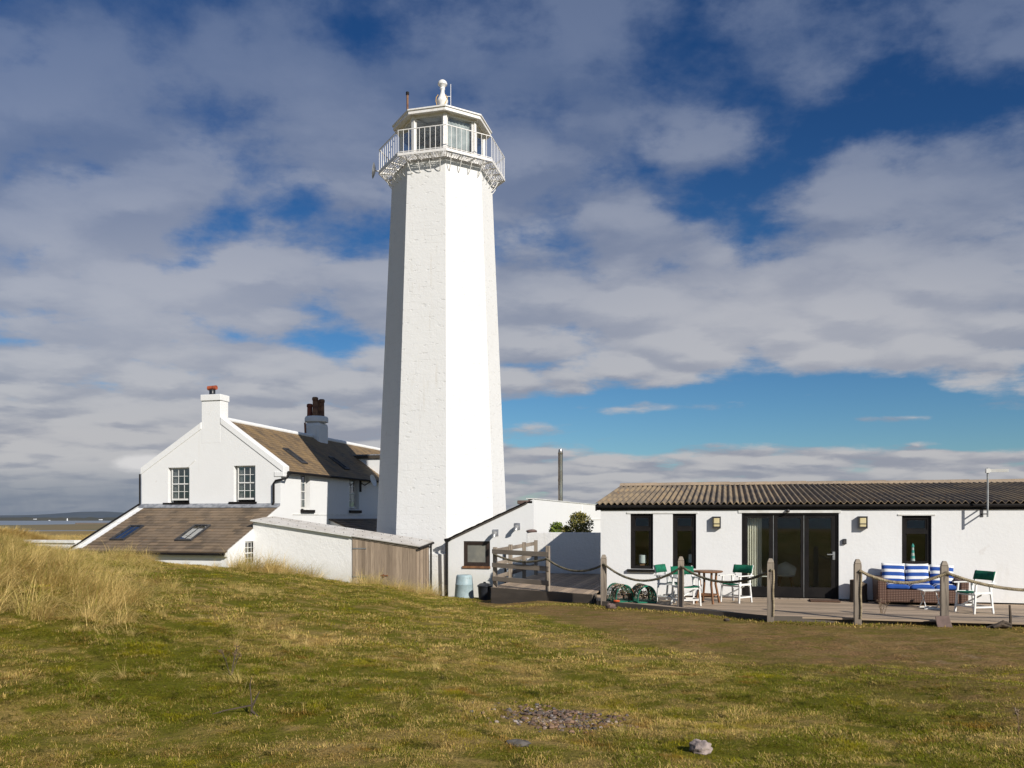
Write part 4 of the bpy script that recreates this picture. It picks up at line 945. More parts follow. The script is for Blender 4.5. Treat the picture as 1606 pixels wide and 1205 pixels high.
YC = 28.6
def build_courtyard():
    a = onY(826, 840, YC); zt = onY(900, 835.5, YC).z; xe = onY(950, 835, YC).x
    t = thing('courtyard_wall', 'rough white courtyard wall half in shadow behind the small deck', 'wall', (a.x, YC, -.6))
    mb = MB(); mb.box(a.x, xe + .4, YC, YC + .3, -1.0, zt); mb.build('wall', 'white_rough', t, bevel=.02)
    s = MB(); s.ball((a.x + .15, YC + .12, zt + .04), .2, 10, (1.1, .8, .32), .2, 3); tag(s.build('coping_stone', 'stone_slab', smooth=True), 'flat brown stone lying on the end of the courtyard wall', 'stone')
    for i, (px, w, top, lab) in enumerate(((873, .35, 821, 'smaller bright green shrub behind the courtyard wall'), (908, .52, 806, 'larger olive green shrub behind the courtyard wall beside the long white building'), (888, .25, 828, 'lowest tuft of green shrub between two taller ones behind the courtyard wall'))):
        p = onY(px, 835, YC + 1.2); ztop = onY(px, top, YC + 1.2).z; rr = random.Random(i)
        th = thing('shrub', lab, 'shrub', (p.x, YC + 1.2, -.8), group='shrubs behind the courtyard wall')
        tr = MB(); 
        for k in range(5): an = k * 1.3; tr.tube((p.x, YC + 1.2, -.8), (p.x + .3 * w * math.cos(an), YC + 1.2 + .3 * w * math.sin(an), ztop - .3), .03, .01, 6)
        tr.build('stem', 'stem', th)
        fo = MB(); n = 2600
        for k in range(n):
            a1 = rr.uniform(0, 6.28); h = rr.random(); rad = w * (.35 + .75 * math.sin(min(1, (1 - h) * 1.1 + .12) * 1.57)) * math.sqrt(rr.random()) * (1 + .25 * math.sin(a1 * 3 + h * 9))
            q = V((p.x + rad * math.cos(a1), YC + 1.2 + rad * .8 * math.sin(a1), ztop - .02 - (1 - h) * 1.2 + rr.uniform(-.05, .05)))
            leaf(fo, q, .06 + rr.random() * .05, rr)
        fo.build('foliage', 'leaf' if i != 0 else 'leaf_bright', th)
def leaf(mb, q, s, rr):
    d = V((rr.uniform(-1, 1), rr.uniform(-1, 1), rr.uniform(-.2, 1))).normalized(); n = d.cross(V((rr.uniform(-1, 1), rr.uniform(-1, 1), rr.uniform(-1, 1)))).normalized() * s * .32
    mb.cur = rr.random() + .01; mb.add([q, q + d * s * .5 + n, q + d * s, q + d * s * .5 - n], [(0, 1, 2, 3)])
def mat_leaf(name, c1, c2):
    m, nt, b, o = new_mat(name); t = NT(nt); a = t.n('ShaderNodeAttribute', attribute_name='tone').outputs['Fac']
    nt.links.new(t.mix(a, c4(c1), c4(c2)), b.inputs['Base Color']); b.inputs['Roughness'].default_value = .5
    return m
M['leaf'] = mat_leaf('olive_leaf', (.055, .075, .018), (.30, .25, .06)); M['leaf_bright'] = mat_leaf('green_leaf', (.08, .13, .02), (.24, .30, .045))
build_courtyard()

# ------------------------------------------------------------------ BUNGALOW
YB = 21.93; BX0 = onY(942, 812, YB).x; BX1 = 11.0; BTOP = 2.28; YR = onX(975, 760, BX0 - .1).y
def build_bungalow():
    root = thing('bungalow', 'long low white bungalow with corrugated roof and black fascia, right of the lighthouse', 'bungalow', (BX0, YB, -.1))
    fr = Fr((0, YB, 0), (1, 0, 0), (0, -1, 0))
    w1 = rect_on('Y', YB, 988.7, 805.8, 1024.3, 892.7); w2 = rect_on('Y', YB, 1055, 805.8, 1091.8, 892); w3 = rect_on('Y', YB, 1414.5, 808.8, 1461, 886)
    dr = rect_on('Y', YB, 1163.3, 804.8, 1315.6, 940); dr = (dr[0], dr[1], .03, dr[3])
    mb = MB(); slab(mb, fr, [(BX0, -.3), (BX1, -.3), (BX1, BTOP + .1), (BX0, BTOP + .1)], [w1, w2, dr, w3], .28); mb.build('front_wall', 'white', root)
    YBK = YR + (YR - YB)
    rz = onX(975, 760, BX0 - .1).z - .04
    mb = MB(); slab(mb, Fr((BX0, 0, 0), (0, 1, 0), (-1, 0, 0)), [(YB + .28, -1), (YBK, -1), (YBK, BTOP + .1), (YR, rz - .12), (YB + .28, BTOP + .12)], [], .28); mb.box(BX0 + .28, BX1, YBK - .28, YBK, -1, BTOP); mb.box(BX1 - .28, BX1, YB + .28, YBK - .28, -1, BTOP); mb.build('back_wall', 'white', root)
    # room: floor, ceiling, inner partition
    mb = MB(); mb.box(BX0 + .28, BX1 - .28, YB + .0, YBK - .28, -.12, .03); mb.build('room_floor', 'roomfloor', root)
    mb = MB(); mb.box(BX0 + .28, BX1 - .28, YB + .28, YBK - .28, 2.2, 2.26); mb.build('ceiling', 'room', root)
    mb = MB(); mb.box(BX0 + .28, BX1 - .28, YB + 3.9, YB + 4.0, .03, 2.2)
    for x in (dr[0] - .35, dr[1] + .5): mb.box(x - .05, x + .05, YB + .28, YB + 3.9, .03, 2.2)
    mb.build('partition_wall', 'room', root)
    # roof: corrugated sheet front + back
    ze = onY(1100, 789, YB - .08).z; x0, x1 = BX0 - .12, BX1 + .2; P = .155; n = int((x1 - x0) / P * 10); step = (x1 - x0) / n
    for sgn, ya, yb in ((1, YB - .11, YR), (-1, YR, YBK + .2)):
        vs = []; za, zb = (ze, rz) if sgn == 1 else (rz, ze)
        for i in range(n + 1):
            x = x0 + i * step; dz = .032 * math.sin(2 * math.pi * (x - x0) / P)
            vs += [(x, ya, za + dz), (x, (ya + yb) / 2, (za + zb) / 2 + dz), (x, yb, zb + dz)]
        f_ = [(i * 3 + k, i * 3 + 3 + k, i * 3 + 4 + k, i * 3 + 1 + k) for i in range(n) for k in range(2)]
        o = len(vs); v2 = [(a, b, c - .014) for a, b, c in vs]; ends = [(i * 3, i * 3 + 3, o + i * 3 + 3, o + i * 3) for i in range(n)]
        mb = MB(); mb.add(vs + v2, f_ + [tuple(o + q for q in g) for g in f_] + ends + [(0, 1, o + 1, o), (1, 2, o + 2, o + 1)]); rf = mb.build('roof', 'corr', root, smooth=True)
        if sgn == 1: front = rf
    rd = MB(); x = x0 - .02; 
    while x < x1:
        xe = min(x + 1.15, x1); j = random.uniform(-.008, .008)
        prof = [(-.26, -.02), (-.1, .06), (0, .085), (.1, .06), (.26, -.02)]
        a = [V((x, YR + p, rz + q + j)) for p, q in prof]; b = [V((xe + .03, YR + p, rz + q + j + .01)) for p, q in prof]
        rd.add(a + b, [(i, i + 1, i + 6, i + 5) for i in range(4)] + [(0, 1, 2, 3, 4), (5, 6, 7, 8, 9), (0, 4, 9, 5)]); x = xe
    rd.build('ridge_capping', 'ridge', front)
    fa = MB(); fa.box(x0 + .02, x1, YB - .035, YB - .001, BTOP - .035, ze - .045); fa.build('fascia', 'black', root)
        # verge board on the left gable
    vb = MB(); vb.hexa([(x0 - .0, YB - .15, ze - .2), (x0 + .03, YB - .15, ze - .2), (x0 + .03, YR, rz - .2), (x0, YR, rz - .2), (x0, YB - .15, ze - .045), (x0 + .03, YB - .15, ze - .045), (x0 + .03, YR, rz - .045), (x0, YR, rz - .045)]); vb.build('bargeboard', 'black', root)
    gt = MB(); gt.tube((x0, YB - .085, ze - .085), (x1, YB - .085, ze - .085), .042, n=10); gt.build('gutter', 'black', root, smooth=True)
    # lintel strips
    def strip(px0, px1, y0, y1, name='lintel'):
        a, b = onY(px0, y0, YB), onY(px1, y1, YB); m_ = MB(); m_.box(a.x, b.x, YB - .02, YB - .001, b.z, a.z); m_.build(name, 'white_paint', root, bevel=.004)
    strip(983, 1095, 803.5, 805.8); strip(1158, 1319, 800.5, 804.6); strip(1408, 1467, 806.5, 808.8)
    # windows
    def bwin(w, transom, sill=None):
        u0, u1, z0, z1 = w; f = MB(); k = .085; zt = z1 - (z1 - z0) * transom
        for a, b, c, d in ((u0, u0 + k, z0, z1), (u1 - k, u1, z0, z1), (u0 + k, u1 - k, z1 - k, z1), (u0 + k, u1 - k, z0, z0 + k), (u0 + k, u1 - k, zt - k * .6, zt + k * .6)): fr.box(f, a, b, c, d, -.13, -.05)
        for a, b, c, d in ((u0 + k, u0 + k + .03, z0 + k, zt - k * .6), (u1 - k - .03, u1 - k, z0 + k, zt - k * .6), (u0 + k, u0 + k + .04, zt + k * .6, z1 - k), (u1 - k - .04, u1 - k, zt + k * .6, z1 - k), (u0 + k + .04, u1 - k - .04, z1 - k - .03, z1 - k), (u0 + k + .04, u1 - k - .04, zt + k * .6, zt + k * .6 + .03)): fr.box(f, a, b, c, d, -.12, -.065)
        fo = f.build('window_frame', 'black', root)
        g = MB(); fr.box(g, u0 + k, u1 - k, z0 + k, zt, -.1, -.094); g.build('pane', 'glass', fo); g = MB(); fr.box(g, u0 + k, u1 - k, zt, z1 - k, -.1, -.094); g.build('pane', 'glass', fo)
        g = MB(); fr.box(g, u0, u1, z0 - .03, z0, -.35, -.05); g.build('inner_sill', 'room', fo)
        if sill: g = MB(); fr.box(g, u0 - sill, u1 + sill, z0 - .07, z0 - .005, -.04, .08); g.build('window_sill', 'black', root)
    bwin(w1, .28, .08); bwin(w2, .28); bwin(w3, .33)
    # dark net blinds upper lights
    # bifold door
    def leaf_door(pa, pb, ga, gb, gy0, gy1, handle=False):
        a, b = onY(pa, 812, YB).x, onY(pb, 812, YB).x; g0, g1 = onY(ga, 812, YB).x, onY(gb, 812, YB).x; zz1 = onY((ga + gb) / 2, gy0, YB).z; zz0 = onY((ga + gb) / 2, gy1, YB).z; z0, z1 = dr[2] + .015, dr[3] - .06
        f = MB()
        for q in ((a, g0, z0, z1), (g1, b, z0, z1), (g0, g1, z0, zz0), (g0, g1, zz1, z1)): fr.box(f, *q, -.11, -.05)
        o = f.build('door_leaf', 'black', root)
        g = MB(); fr.box(g, g0, g1, zz0, zz1, -.085, -.078); g.build('pane', 'glass', o)
        g = MB(); fr.box(g, b + .002, b + .014, z0, z1, -.07, -.045); 
        if not handle: g.build('steel_edge', 'galv', o)
        else:
            h = onY(1308, 872, YB); g = MB(); fr.box(g, h.x - .028, h.x + .028, h.z - .1, h.z + .1, -.05, -.035); fr.box(g, h.x - .16, h.x + .01, h.z + .02, h.z + .045, -.02, .0); fr.box(g, h.x - .01, h.x + .01, h.z + .02, h.z + .045, -.05, -.01); g.build('handle', 'galv', o)
    f = MB()
    k = .05
    for q in ((dr[0], dr[0] + k, dr[2], dr[3]), (dr[1] - k, dr[1], dr[2], dr[3]), (dr[0] + k, dr[1] - k, dr[3] - .055, dr[3])): fr.box(f, *q, -.2, -.03)
    f.build('door_frame', 'black', root)
    leaf_door(1167, 1212.6, 1172, 1206.5, 812.6, 920.5); leaf_door(1214.6, 1260.5, 1219.7, 1256, 812.6, 921.5); leaf_door(1262.6, 1312, 1269, 1304, 812.6, 922, True)
    g = MB(); fr.box(g, dr[0], dr[1], .0, .03, -.25, .06); g.build('door_sill', 'grey_wood', root)
    # curtain behind left leaf
    a = onY(1171, 812, YB).x; b = onY(1189, 812, YB).x + .1; N = 40; vs = []
    for i in range(N + 1): x = a + (b - a) * i / N; vs += [(x, YB + .31 + .035 * math.sin(i * 1.05), .05), (x, YB + .31 + .035 * math.sin(i * 1.05), 2.15)]
    mb = MB(); mb.add(vs, [(2 * i, 2 * i + 2, 2 * i + 3, 2 * i + 1) for i in range(N)]); tag(mb.build('curtain', 'curtain', smooth=True), 'cream curtain hanging behind the left leaf of the glass doors', 'curtain')
    # small things on the wall
    for i, (p, lab) in enumerate(((1124, 'cream wall lamp left of the glass doors'), (1352.5, 'cream wall lamp right of the glass doors'))):
        c = onY(p, 819.5, YB); t = thing('wall_lamp', lab, 'wall lamp', c, group='wall lamps on the bungalow')
        m_ = MB(); m_.box(c.x - .105, c.x + .105, YB - .02, YB - .001, c.z - .15, c.z + .15); m_.box(c.x - .105, c.x - .085, YB - .12, YB - .02, c.z - .15, c.z + .15); m_.box(c.x + .085, c.x + .105, YB - .12, YB - .02, c.z - .15, c.z + .15); m_.box(c.x - .085, c.x + .085, YB - .12, YB - .02, c.z + .12, c.z + .15); m_.box(c.x - .085, c.x + .085, YB - .12, YB - .02, c.z - .15, c.z - .12)
        for zz in (-.04, -.0): pass
        m_.bar((c.x - .085, YB - .125, c.z - .03), (c.x + .085, YB - .125, c.z - .03), .01, .012); m_.build('lamp_frame', 'dark_metal', t)
        m_ = MB(); m_.box(c.x - .08, c.x + .08, YB - .11, YB - .022, c.z - .115, c.z + .115); m_.build('lamp_glass', 'lampglass', t, bevel=.02)
    c = onY(1324.3, 849.5, YB); t = thing('key_safe', 'small black key safe on the wall right of the glass doors', 'key safe', c)
    m_ = MB(); m_.box(c.x - .045, c.x + .045, YB - .06, YB - .001, c.z - .065, c.z + .065); m_.build('body', 'black_plastic', t, bevel=.01); m_ = MB(); m_.box(c.x - .03, c.x + .03, YB - .066, YB - .0605, c.z - .045, c.z + .03); m_.build('keypad', 'dark_metal', t)
    c = onY(1235.5, 801.5, YB); t = thing('security_light', 'small dark security light above the glass doors', 'light', c)
    m_ = MB(); m_.ball((c.x, YB - .07, c.z), .045, 10); m_.build('lamp_head', 'dark_metal', t, smooth=True); m_ = MB(); m_.box(c.x - .05, c.x + .03, YB - .05, YB - .021, c.z - .02, c.z + .03); m_.build('bracket', 'galv', t)
    # aerial
    c = onY(1549, 812, YB - .35); t = thing('television_aerial', 'white television aerial on a pole at the right end of the bungalow roof', 'aerial', (c.x, YB, 1.9))
    z1 = onY(1549, 734, YB - .35).z; z0 = onY(1549, 811, YB - .35).z
    m_ = MB(); m_.tube((c.x, YB - .35, z0), (c.x, YB - .35, z1), .022, n=10); mast = m_.build('mast', 'galv', t, smooth=True)
    m_ = MB(); m_.bar((c.x, YB - .35, z1 - .07), (c.x + .42, YB - .42, z1 - .07), .035, .07); m_.box(c.x - .04, c.x + .04, YB - .4, YB - .3, z1 - .12, z1 - .02); m_.build('aerial_head', 'white_paint', t)
    m_ = MB()
    for z in (z0 + .07, z0 + .22): m_.bar((c.x - .03, YB, z), (c.x, YB - .35, z), .025, .025)
    m_.box(c.x - .06, c.x, YB - .015, YB - .001, z0, z0 + .3); m_.build('bracket', 'dark_metal', t)
    # window ornaments
    def table_lamp(px, lab, w):
        p = onY(px, 880, YB + .22); x = p.x; z = w[2]; t = thing('table_lamp', lab, 'table lamp', (x, YB + .22, z), group='lamps on the bungalow window sills')
        m_ = MB(); m_.box(x - .07, x + .07, YB + .16, YB + .28, z, z + .14); m_.build('lamp_base', 'clay_tan', t, bevel=.01); m_ = MB(); m_.lathe([(.1, z + .15), (.095, z + .36)], (x, YB + .22, 0), 20); m_.build('lamp_shade', 'shade', t, smooth=True)
    table_lamp(1008, 'lamp with pale shade in the leftmost bungalow window', w1); table_lamp(1086, 'lamp with pale shade in the second bungalow window behind the green chairs', w2)
    p = onY(1431.5, 870, YB + .2); x = p.x; z = w3[2]; t = thing('model_lighthouse', 'small turquoise banded model lighthouse in the window above the sofa', 'ornament', (x, YB + .2, z))
    for i in range(6):
        m_ = MB(); h = .07; m_.lathe([(.06 - i * .006, z + i * h), (.054 - i * .006, z + (i + 1) * h)], (x, YB + .2, 0), 14); m_.build('tower_band', 'teal' if i % 2 == 0 else 'shade', t, smooth=True)
    m_ = MB(); m_.lathe([(.035, z + .42), (.035, z + .46), (0, z + .52)], (x, YB + .2, 0), 14); m_.build('lantern_top', 'teal', t)
    # tub chairs inside
    def tub(px, py, d, rz_, lab):
        p = onY(px, 812, YB + d); t = thing('dining_chair', lab, 'chair', (p.x, YB + d, .03), rz_, group='white chairs inside the bungalow')
        m_ = MB(); N = 16
        vs = []
        for i in range(N + 1):
            a = math.pi * (1.15 + .9 * i / N) - math.pi * .05; top = .82 - .18 * abs(i / N - .5) * 2
            vs += [(.24 * math.cos(a), -.24 * math.sin(a) * .9, .44), (.29 * math.cos(a), -.29 * math.sin(a), top)]
        m_.add(vs, [(2 * i, 2 * i + 2, 2 * i + 3, 2 * i + 1) for i in range(N)]); b_ = m_.build('backrest', 'white_paint', t, smooth=True, world=False); sm = b_.modifiers.new('s', 'SOLIDIFY'); sm.thickness = .02
        m_ = MB(); m_.lathe([(.2, .42), (.25, .45), (.24, .47), (0, .45)], (0, 0, 0), 18); m_.build('seat', 'white_paint', t, smooth=True, world=False)
        for sx in (-1, 1):
            for sy in (-1, 1): m_ = MB(); m_.tube((sx * .13, sy * .13, .43), (sx * .23, sy * .22, 0), .018, .012, 8); m_.build('leg', 'clay_tan', t, world=False, smooth=True)
    tub(1197, 900, 1.3, 1.7, 'white tub chair inside, beside the cream curtain'); tub(1232, 900, 1.6, .1, 'white tub chair seen through the middle glass door')
build_bungalow()

# ------------------------------------------------------------------ DECKS
def deck_boards(mb, poly, z, w, gap, along='X', th=.035):
    """poly convex [(x,y)]"""
    ax = 1 if along == 'X' else 0; lo = min(p[ax] for p in poly); hi = max(p[ax] for p in poly); s = lo
    while s < hi:
        e = min(s + w - gap, hi); rng = []
        for c in (s + .002, e - .002):
            xs = []
            for i in range(len(poly)):
                p, q = poly[i], poly[(i + 1) % len(poly)]
                if (p[ax] - c) * (q[ax] - c) <= 0 and p[ax] != q[ax]: f = (c - p[ax]) / (q[ax] - p[ax]); xs.append(p[1 - ax] + f * (q[1 - ax] - p[1 - ax]))
            if len(xs) >= 2: rng.append((min(xs), max(xs)))
        if len(rng) == 2:
            mb.cur = random.random() + .01; zz = z + random.uniform(-.003, .002); (a0, a1), (b0, b1) = rng
            if along == 'X': pts = [(a0, s), (a1, s), (b1, e), (b0, e)]
            else: pts = [(s, a0), (e, b0), (e, b1), (s, a1)]
            mb.hexa([(x, y, zz - th) for x, y in pts] + [(x, y, zz) for x, y in pts])
        s += w
dA = onZ(938, 942.5, 0); dB = onZ(1213, 966.5, 0); dC = onZ(1345, 969, 0); dD = onZ(1490, 972, 0); dE = V((10.5, onZ(1606, 977, 0).y, 0))
MAIN = [(dA.x, dA.y), (dB.x, dB.y), (dC.x, dC.y), (dD.x, dD.y), (dE.x, dE.y), (10.5, YB - .02), (BX0 - .1, YB - .02)]
def build_decks():
    t = thing('terrace_deck', 'long grey weathered timber terrace deck in front of the bungalow', 'deck', (0, YB, -.1))
    mb = MB(); deck_boards(mb, MAIN, 0, .145, .012); mb.build('deck_boards', 'deck', t)
    f = MB(); edge = MAIN[:5]
    for i in range(4):
        a, b = V((*edge[i], -.13)), V((*edge[i + 1], -.13)); n = (b - a).cross(V((0, 0, 1))).normalized() * .022; f.bar(a + n, b + n, .04, .27)
    a, b = V((*MAIN[-1], -.13)), V((*MAIN[0], -.13)); f.bar(a + V((-.025, 0, 0)), b + V((-.025, 0, 0)), .04, .27)
    f.build('edge_board', 'shaded_board', t)
    # ramp / raised small deck
    z = .10; a = onZ(772, 921, z); b = onZ(930, 932.3, z); c = V((BX0 - .04, YB - .3, z)); poly = [(a.x, a.y), (b.x, b.y), (BX0 - .05, YB - .5), (BX0 - .05, YC - .03), (a.x, YC - .03)]
    t2 = thing('side_deck', 'small raised timber deck beside the bungalow under a wooden rail', 'deck', (a.x, a.y, -.2))
    mb = MB(); deck_boards(mb, poly, z, .14, .016, 'Y'); mb.build('deck_boards', 'deck', t2)
    f = MB(); 
    for p, q in (((a.x, a.y), (b.x, b.y)), ((b.x, b.y), (BX0 - .07, YB - .5)), ((a.x, YC), (a.x, a.y))):
        p, q = V((*p, -.17)), V((*q, -.17)); n = (q - p).cross(V((0, 0, 1))).normalized() * .024; f.bar(p + n, q + n, .04, .52)
    f.build('edge_board', 'shaded_board', t2)
    # railing
    t3 = thing('deck_railing', 'weathered timber post and rail fence round the small side deck', 'railing', (a.x, a.y, z))
    XP = a.x + .06; ZT = z + 1.05
    P0 = V((XP, a.y + .08, z)); P1 = onZ(859, 927, z) + V((0, .02, 0)); side = [onZ(798, 913.4, z), onZ(820, 907, z), onZ(838, 901.5, z)]
    rowp = [P0] + [V((XP, max(s.y, P0.y + .8 * (i + 1)), z)) for i, s in enumerate(side)]
    for i, p in enumerate(rowp + [P1]):
        m_ = MB(); h = 1.12 + (.08 if i == 4 else .02 * i); m_.hexa([p + V((sx * .055, sy * .055, zz)) for zz in (-.02, h) for sx, sy in ((-1, -1), (1, -1), (1, 1), (-1, 1))]); m_.build('post', 'grey_wood', t3, bevel=.012)
    for k in range(3):
        z0 = z + 1.0 - k * .38
        m_ = MB(); m_.bar(P0 + V((-.05, -.075, z0 - z)), V((P1.x + .05, P1.y - .078, z0 - .03)), .035, .13); m_.build('rail', 'rail_wood', t3, bevel=.006)
        m_ = MB(); m_.bar(rowp[0] + V((-.075, 0, z0 - z)), rowp[-1] + V((-.075, .05, z0 - z + .06)), .035, .12); m_.build('rail', 'rail_wood', t3, bevel=.006)
    return P0, P1
RP0, RP1 = build_decks()

# ------------------------------------------------------------------ posts and ropes
POSTS = []
def build_posts():
    data = [(947, 943, 870, 'leftmost rope post, at the bungalow corner'), (1068, 951.4, 873, 'rope post in front of the green director chairs'), (1208.5, 967.5, 876, 'rope post at the left of the deck opening, before the glass doors'), (1345, 971, 877, 'rope post at the right of the deck opening, wound with rope'), (1481, 974.5, 880, 'rope post in front of the striped sofa')]
    for px, yb, yt, lab in data:
        p = onZ(px, yb, 0.0); tdep = p.xy.dot(FW.xy); h = (yb - yt) * tdep / FPX
        t = thing('rope_post', 'weathered wooden ' + lab, 'post', p, R(random.uniform(-4, 4)), group='wooden rope posts along the deck')
        m_ = MB(); w = .068
        sh = 0 if px < 1100 else -.0
        m_.hexa([V((sx * w, sy * w, zz)) for zz in (-.3, h - .1) for sx, sy in ((-1, -1), (1, -1), (1, 1), (-1, 1))])
        m_.hexa([V((sx * w * .86, sy * w * .86, h - .1)) for sx, sy in ((-1, -1), (1, -1), (1, 1), (-1, 1))] + [V((sx * w * .94, sy * w * .94, h - .085)) for sx, sy in ((-1, -1), (1, -1), (1, 1), (-1, 1))])
        o = m_.build('post_shaft', 'grey_wood', t, bevel=.006, world=False)
        m_ = MB(); m_.hexa([V((sx * w, sy * w, h - .085)) for sx, sy in ((-1, -1), (1, -1), (1, 1), (-1, 1))] + [V((sx * w * .5, sy * w * .5, h)) for sx, sy in ((-1, -1), (1, -1), (1, 1), (-1, 1))])
        m_.build('post_cap', 'grey_wood', t, bevel=.01, world=False); POSTS.append((p, h))
    def rope(a, b, sag, lab, mat='dark_rope', r=.026):
        n = max(24, int((b - a).length * 70)); pts = []
        for i in range(n + 1):
            f = i / n; p = a.lerp(b, f); p.z -= sag * 4 * f * (1 - f); pts.append(p)
        m_ = MB(); m_.path(pts, r, 10, True, 60, 3); tag(m_.build('rope', mat, smooth=True), lab, 'rope', 'ropes slung between the deck posts')
    zz = .23
    att = [p + V((0, 0, h - .23)) - FW * .085 for p, h in POSTS]
    r0 = RP0 + V((-.02, -.10, .93)); r1 = RP1 + V((.0, -.12, .86)); 
    rope(r0, r1, .14, 'dark rope slung across the timber rail of the side deck')
    rope(r1, att[0], .24, 'dark rope slung from the side deck rail to the bungalow corner post')
    rope(att[0], att[1], .36, 'dark rope slung above the lobster pots')
    rope(att[1], att[2], .30, 'dark rope slung before the round wooden table')
    rope(att[3], att[4], .22, 'pale rope slung before the striped sofa', 'rope', .03)
    e = onZ(1700, 985, 0); e = V((7.2, MAIN[4][1] + .05, .92)); rope(att[4], e, .30, 'pale rope running off from the sofa post past the right director chair', 'rope', .03)
    for i, lab in ((2, 'rope end hanging down the post left of the deck opening'), (3, 'rope end hanging down the post right of the deck opening')):
        a = att[i] + RT * .03; b = a.copy(); b.z = .02; n = 90; pts = [a.lerp(b, k / n) + RT * (.006 * math.sin(k * .11)) for k in range(n + 1)]
        m_ = MB(); m_.path(pts, .02, 10, True, 60, 3); tag(m_.build('hanging_rope', 'rope', smooth=True), lab, 'rope')
    # post beyond the frame that carries the last rope
    t = thing('rope_post', 'weathered wooden rope post at the far right end of the deck', 'post', (7.25, MAIN[4][1] + .1, 0), group='wooden rope posts along the deck')
    m_ = MB(); m_.box(-.068, .068, -.068, .068, -.3, 1.15); m_.build('post_shaft', 'grey_wood', t, world=False, bevel=.01)
build_posts()

# ------------------------------------------------------------------ furniture
def director_chair(loc, rz, lab):
    """faces local -Y"""
    t = thing('director_chair', lab, 'chair', loc, rz, group='green canvas director chairs on the deck')
    W, D = .27, .23
    for sx in (-1, 1):
        m_ = MB(); m_.bar((sx * W, -D, 0), (sx * (W - .02), -D + .06, .63), .035, .04, up=(0, 1, 0)); m_.build('leg', 'white_wood', t, world=False, bevel=.004)
        m_ = MB(); m_.bar((sx * W, D + .02, 0), (sx * (W - .02), D - .05, .63), .035, .04, up=(0, 1, 0)); m_.build('leg', 'white_wood', t, world=False, bevel=.004)
        m_ = MB(); m_.bar((sx * (W - .005), -D - .06, .645), (sx * (W - .005), D + .08, .645), .055, .025); m_.build('armrest', 'white_wood', t, world=False, bevel=.004)
        m_ = MB(); m_.bar((sx * W, -D + .02, .14), (sx * W, D, .14), .025, .035); m_.bar((sx * (W - .01), -D + .0, .44), (sx * (W - .01), D, .44), .03, .045); m_.build('side_rail', 'white_wood', t, world=False)
        m_ = MB(); m_.bar((sx * (W - .02), D - .05, .40), (sx * (W - .02), D + .1, .90), .03, .04, up=(0, 1, 0)); m_.build('back_upright', 'white_wood', t, world=False, bevel=.004)
    m_ = MB(); m_.bar((-W, -D + .03, .14), (W, -D + .03, .14), .02, .035); m_.bar((-W, D - .02, .14), (W, D - .02, .14), .02, .035); m_.bar((-W, -D + .04, .40), (W, -D + .04, .40), .02, .03); m_.bar((-W + .02, -.1, .14), (W - .02, -.02, .40), .02, .03); m_.build('stretcher', 'white_wood', t, world=False)
    N = 12; vs = []
    for i in range(N + 1): x = -W + .0 + (2 * W) * i / N; s = .03 * (1 - (2 * i / N - 1) ** 2); vs += [(x, -D + .02, .46 - s), (x, D - .03, .45 - s)]
    m_ = MB(); m_.add(vs, [(2 * i, 2 * i + 2, 2 * i + 3, 2 * i + 1) for i in range(N)]); o = m_.build('seat', 'green_cloth', t, smooth=True, world=False); q = o.modifiers.new('s', 'SOLIDIFY'); q.thickness = .012
    vs = []
    for i in range(N + 1): x = -W - .01 + (2 * W + .02) * i / N; s = .035 * (1 - (2 * i / N - 1) ** 2); vs += [(x, D + .045 + s - .03, .70), (x, D + .10 + s - .03, .89)]
    m_ = MB(); m_.add(vs, [(2 * i, 2 * i + 2, 2 * i + 3, 2 * i + 1) for i in range(N)]); o = m_.build('backrest', 'green_cloth', t, smooth=True, world=False); q = o.modifiers.new('s', 'SOLIDIFY'); q.thickness = .014
    return t
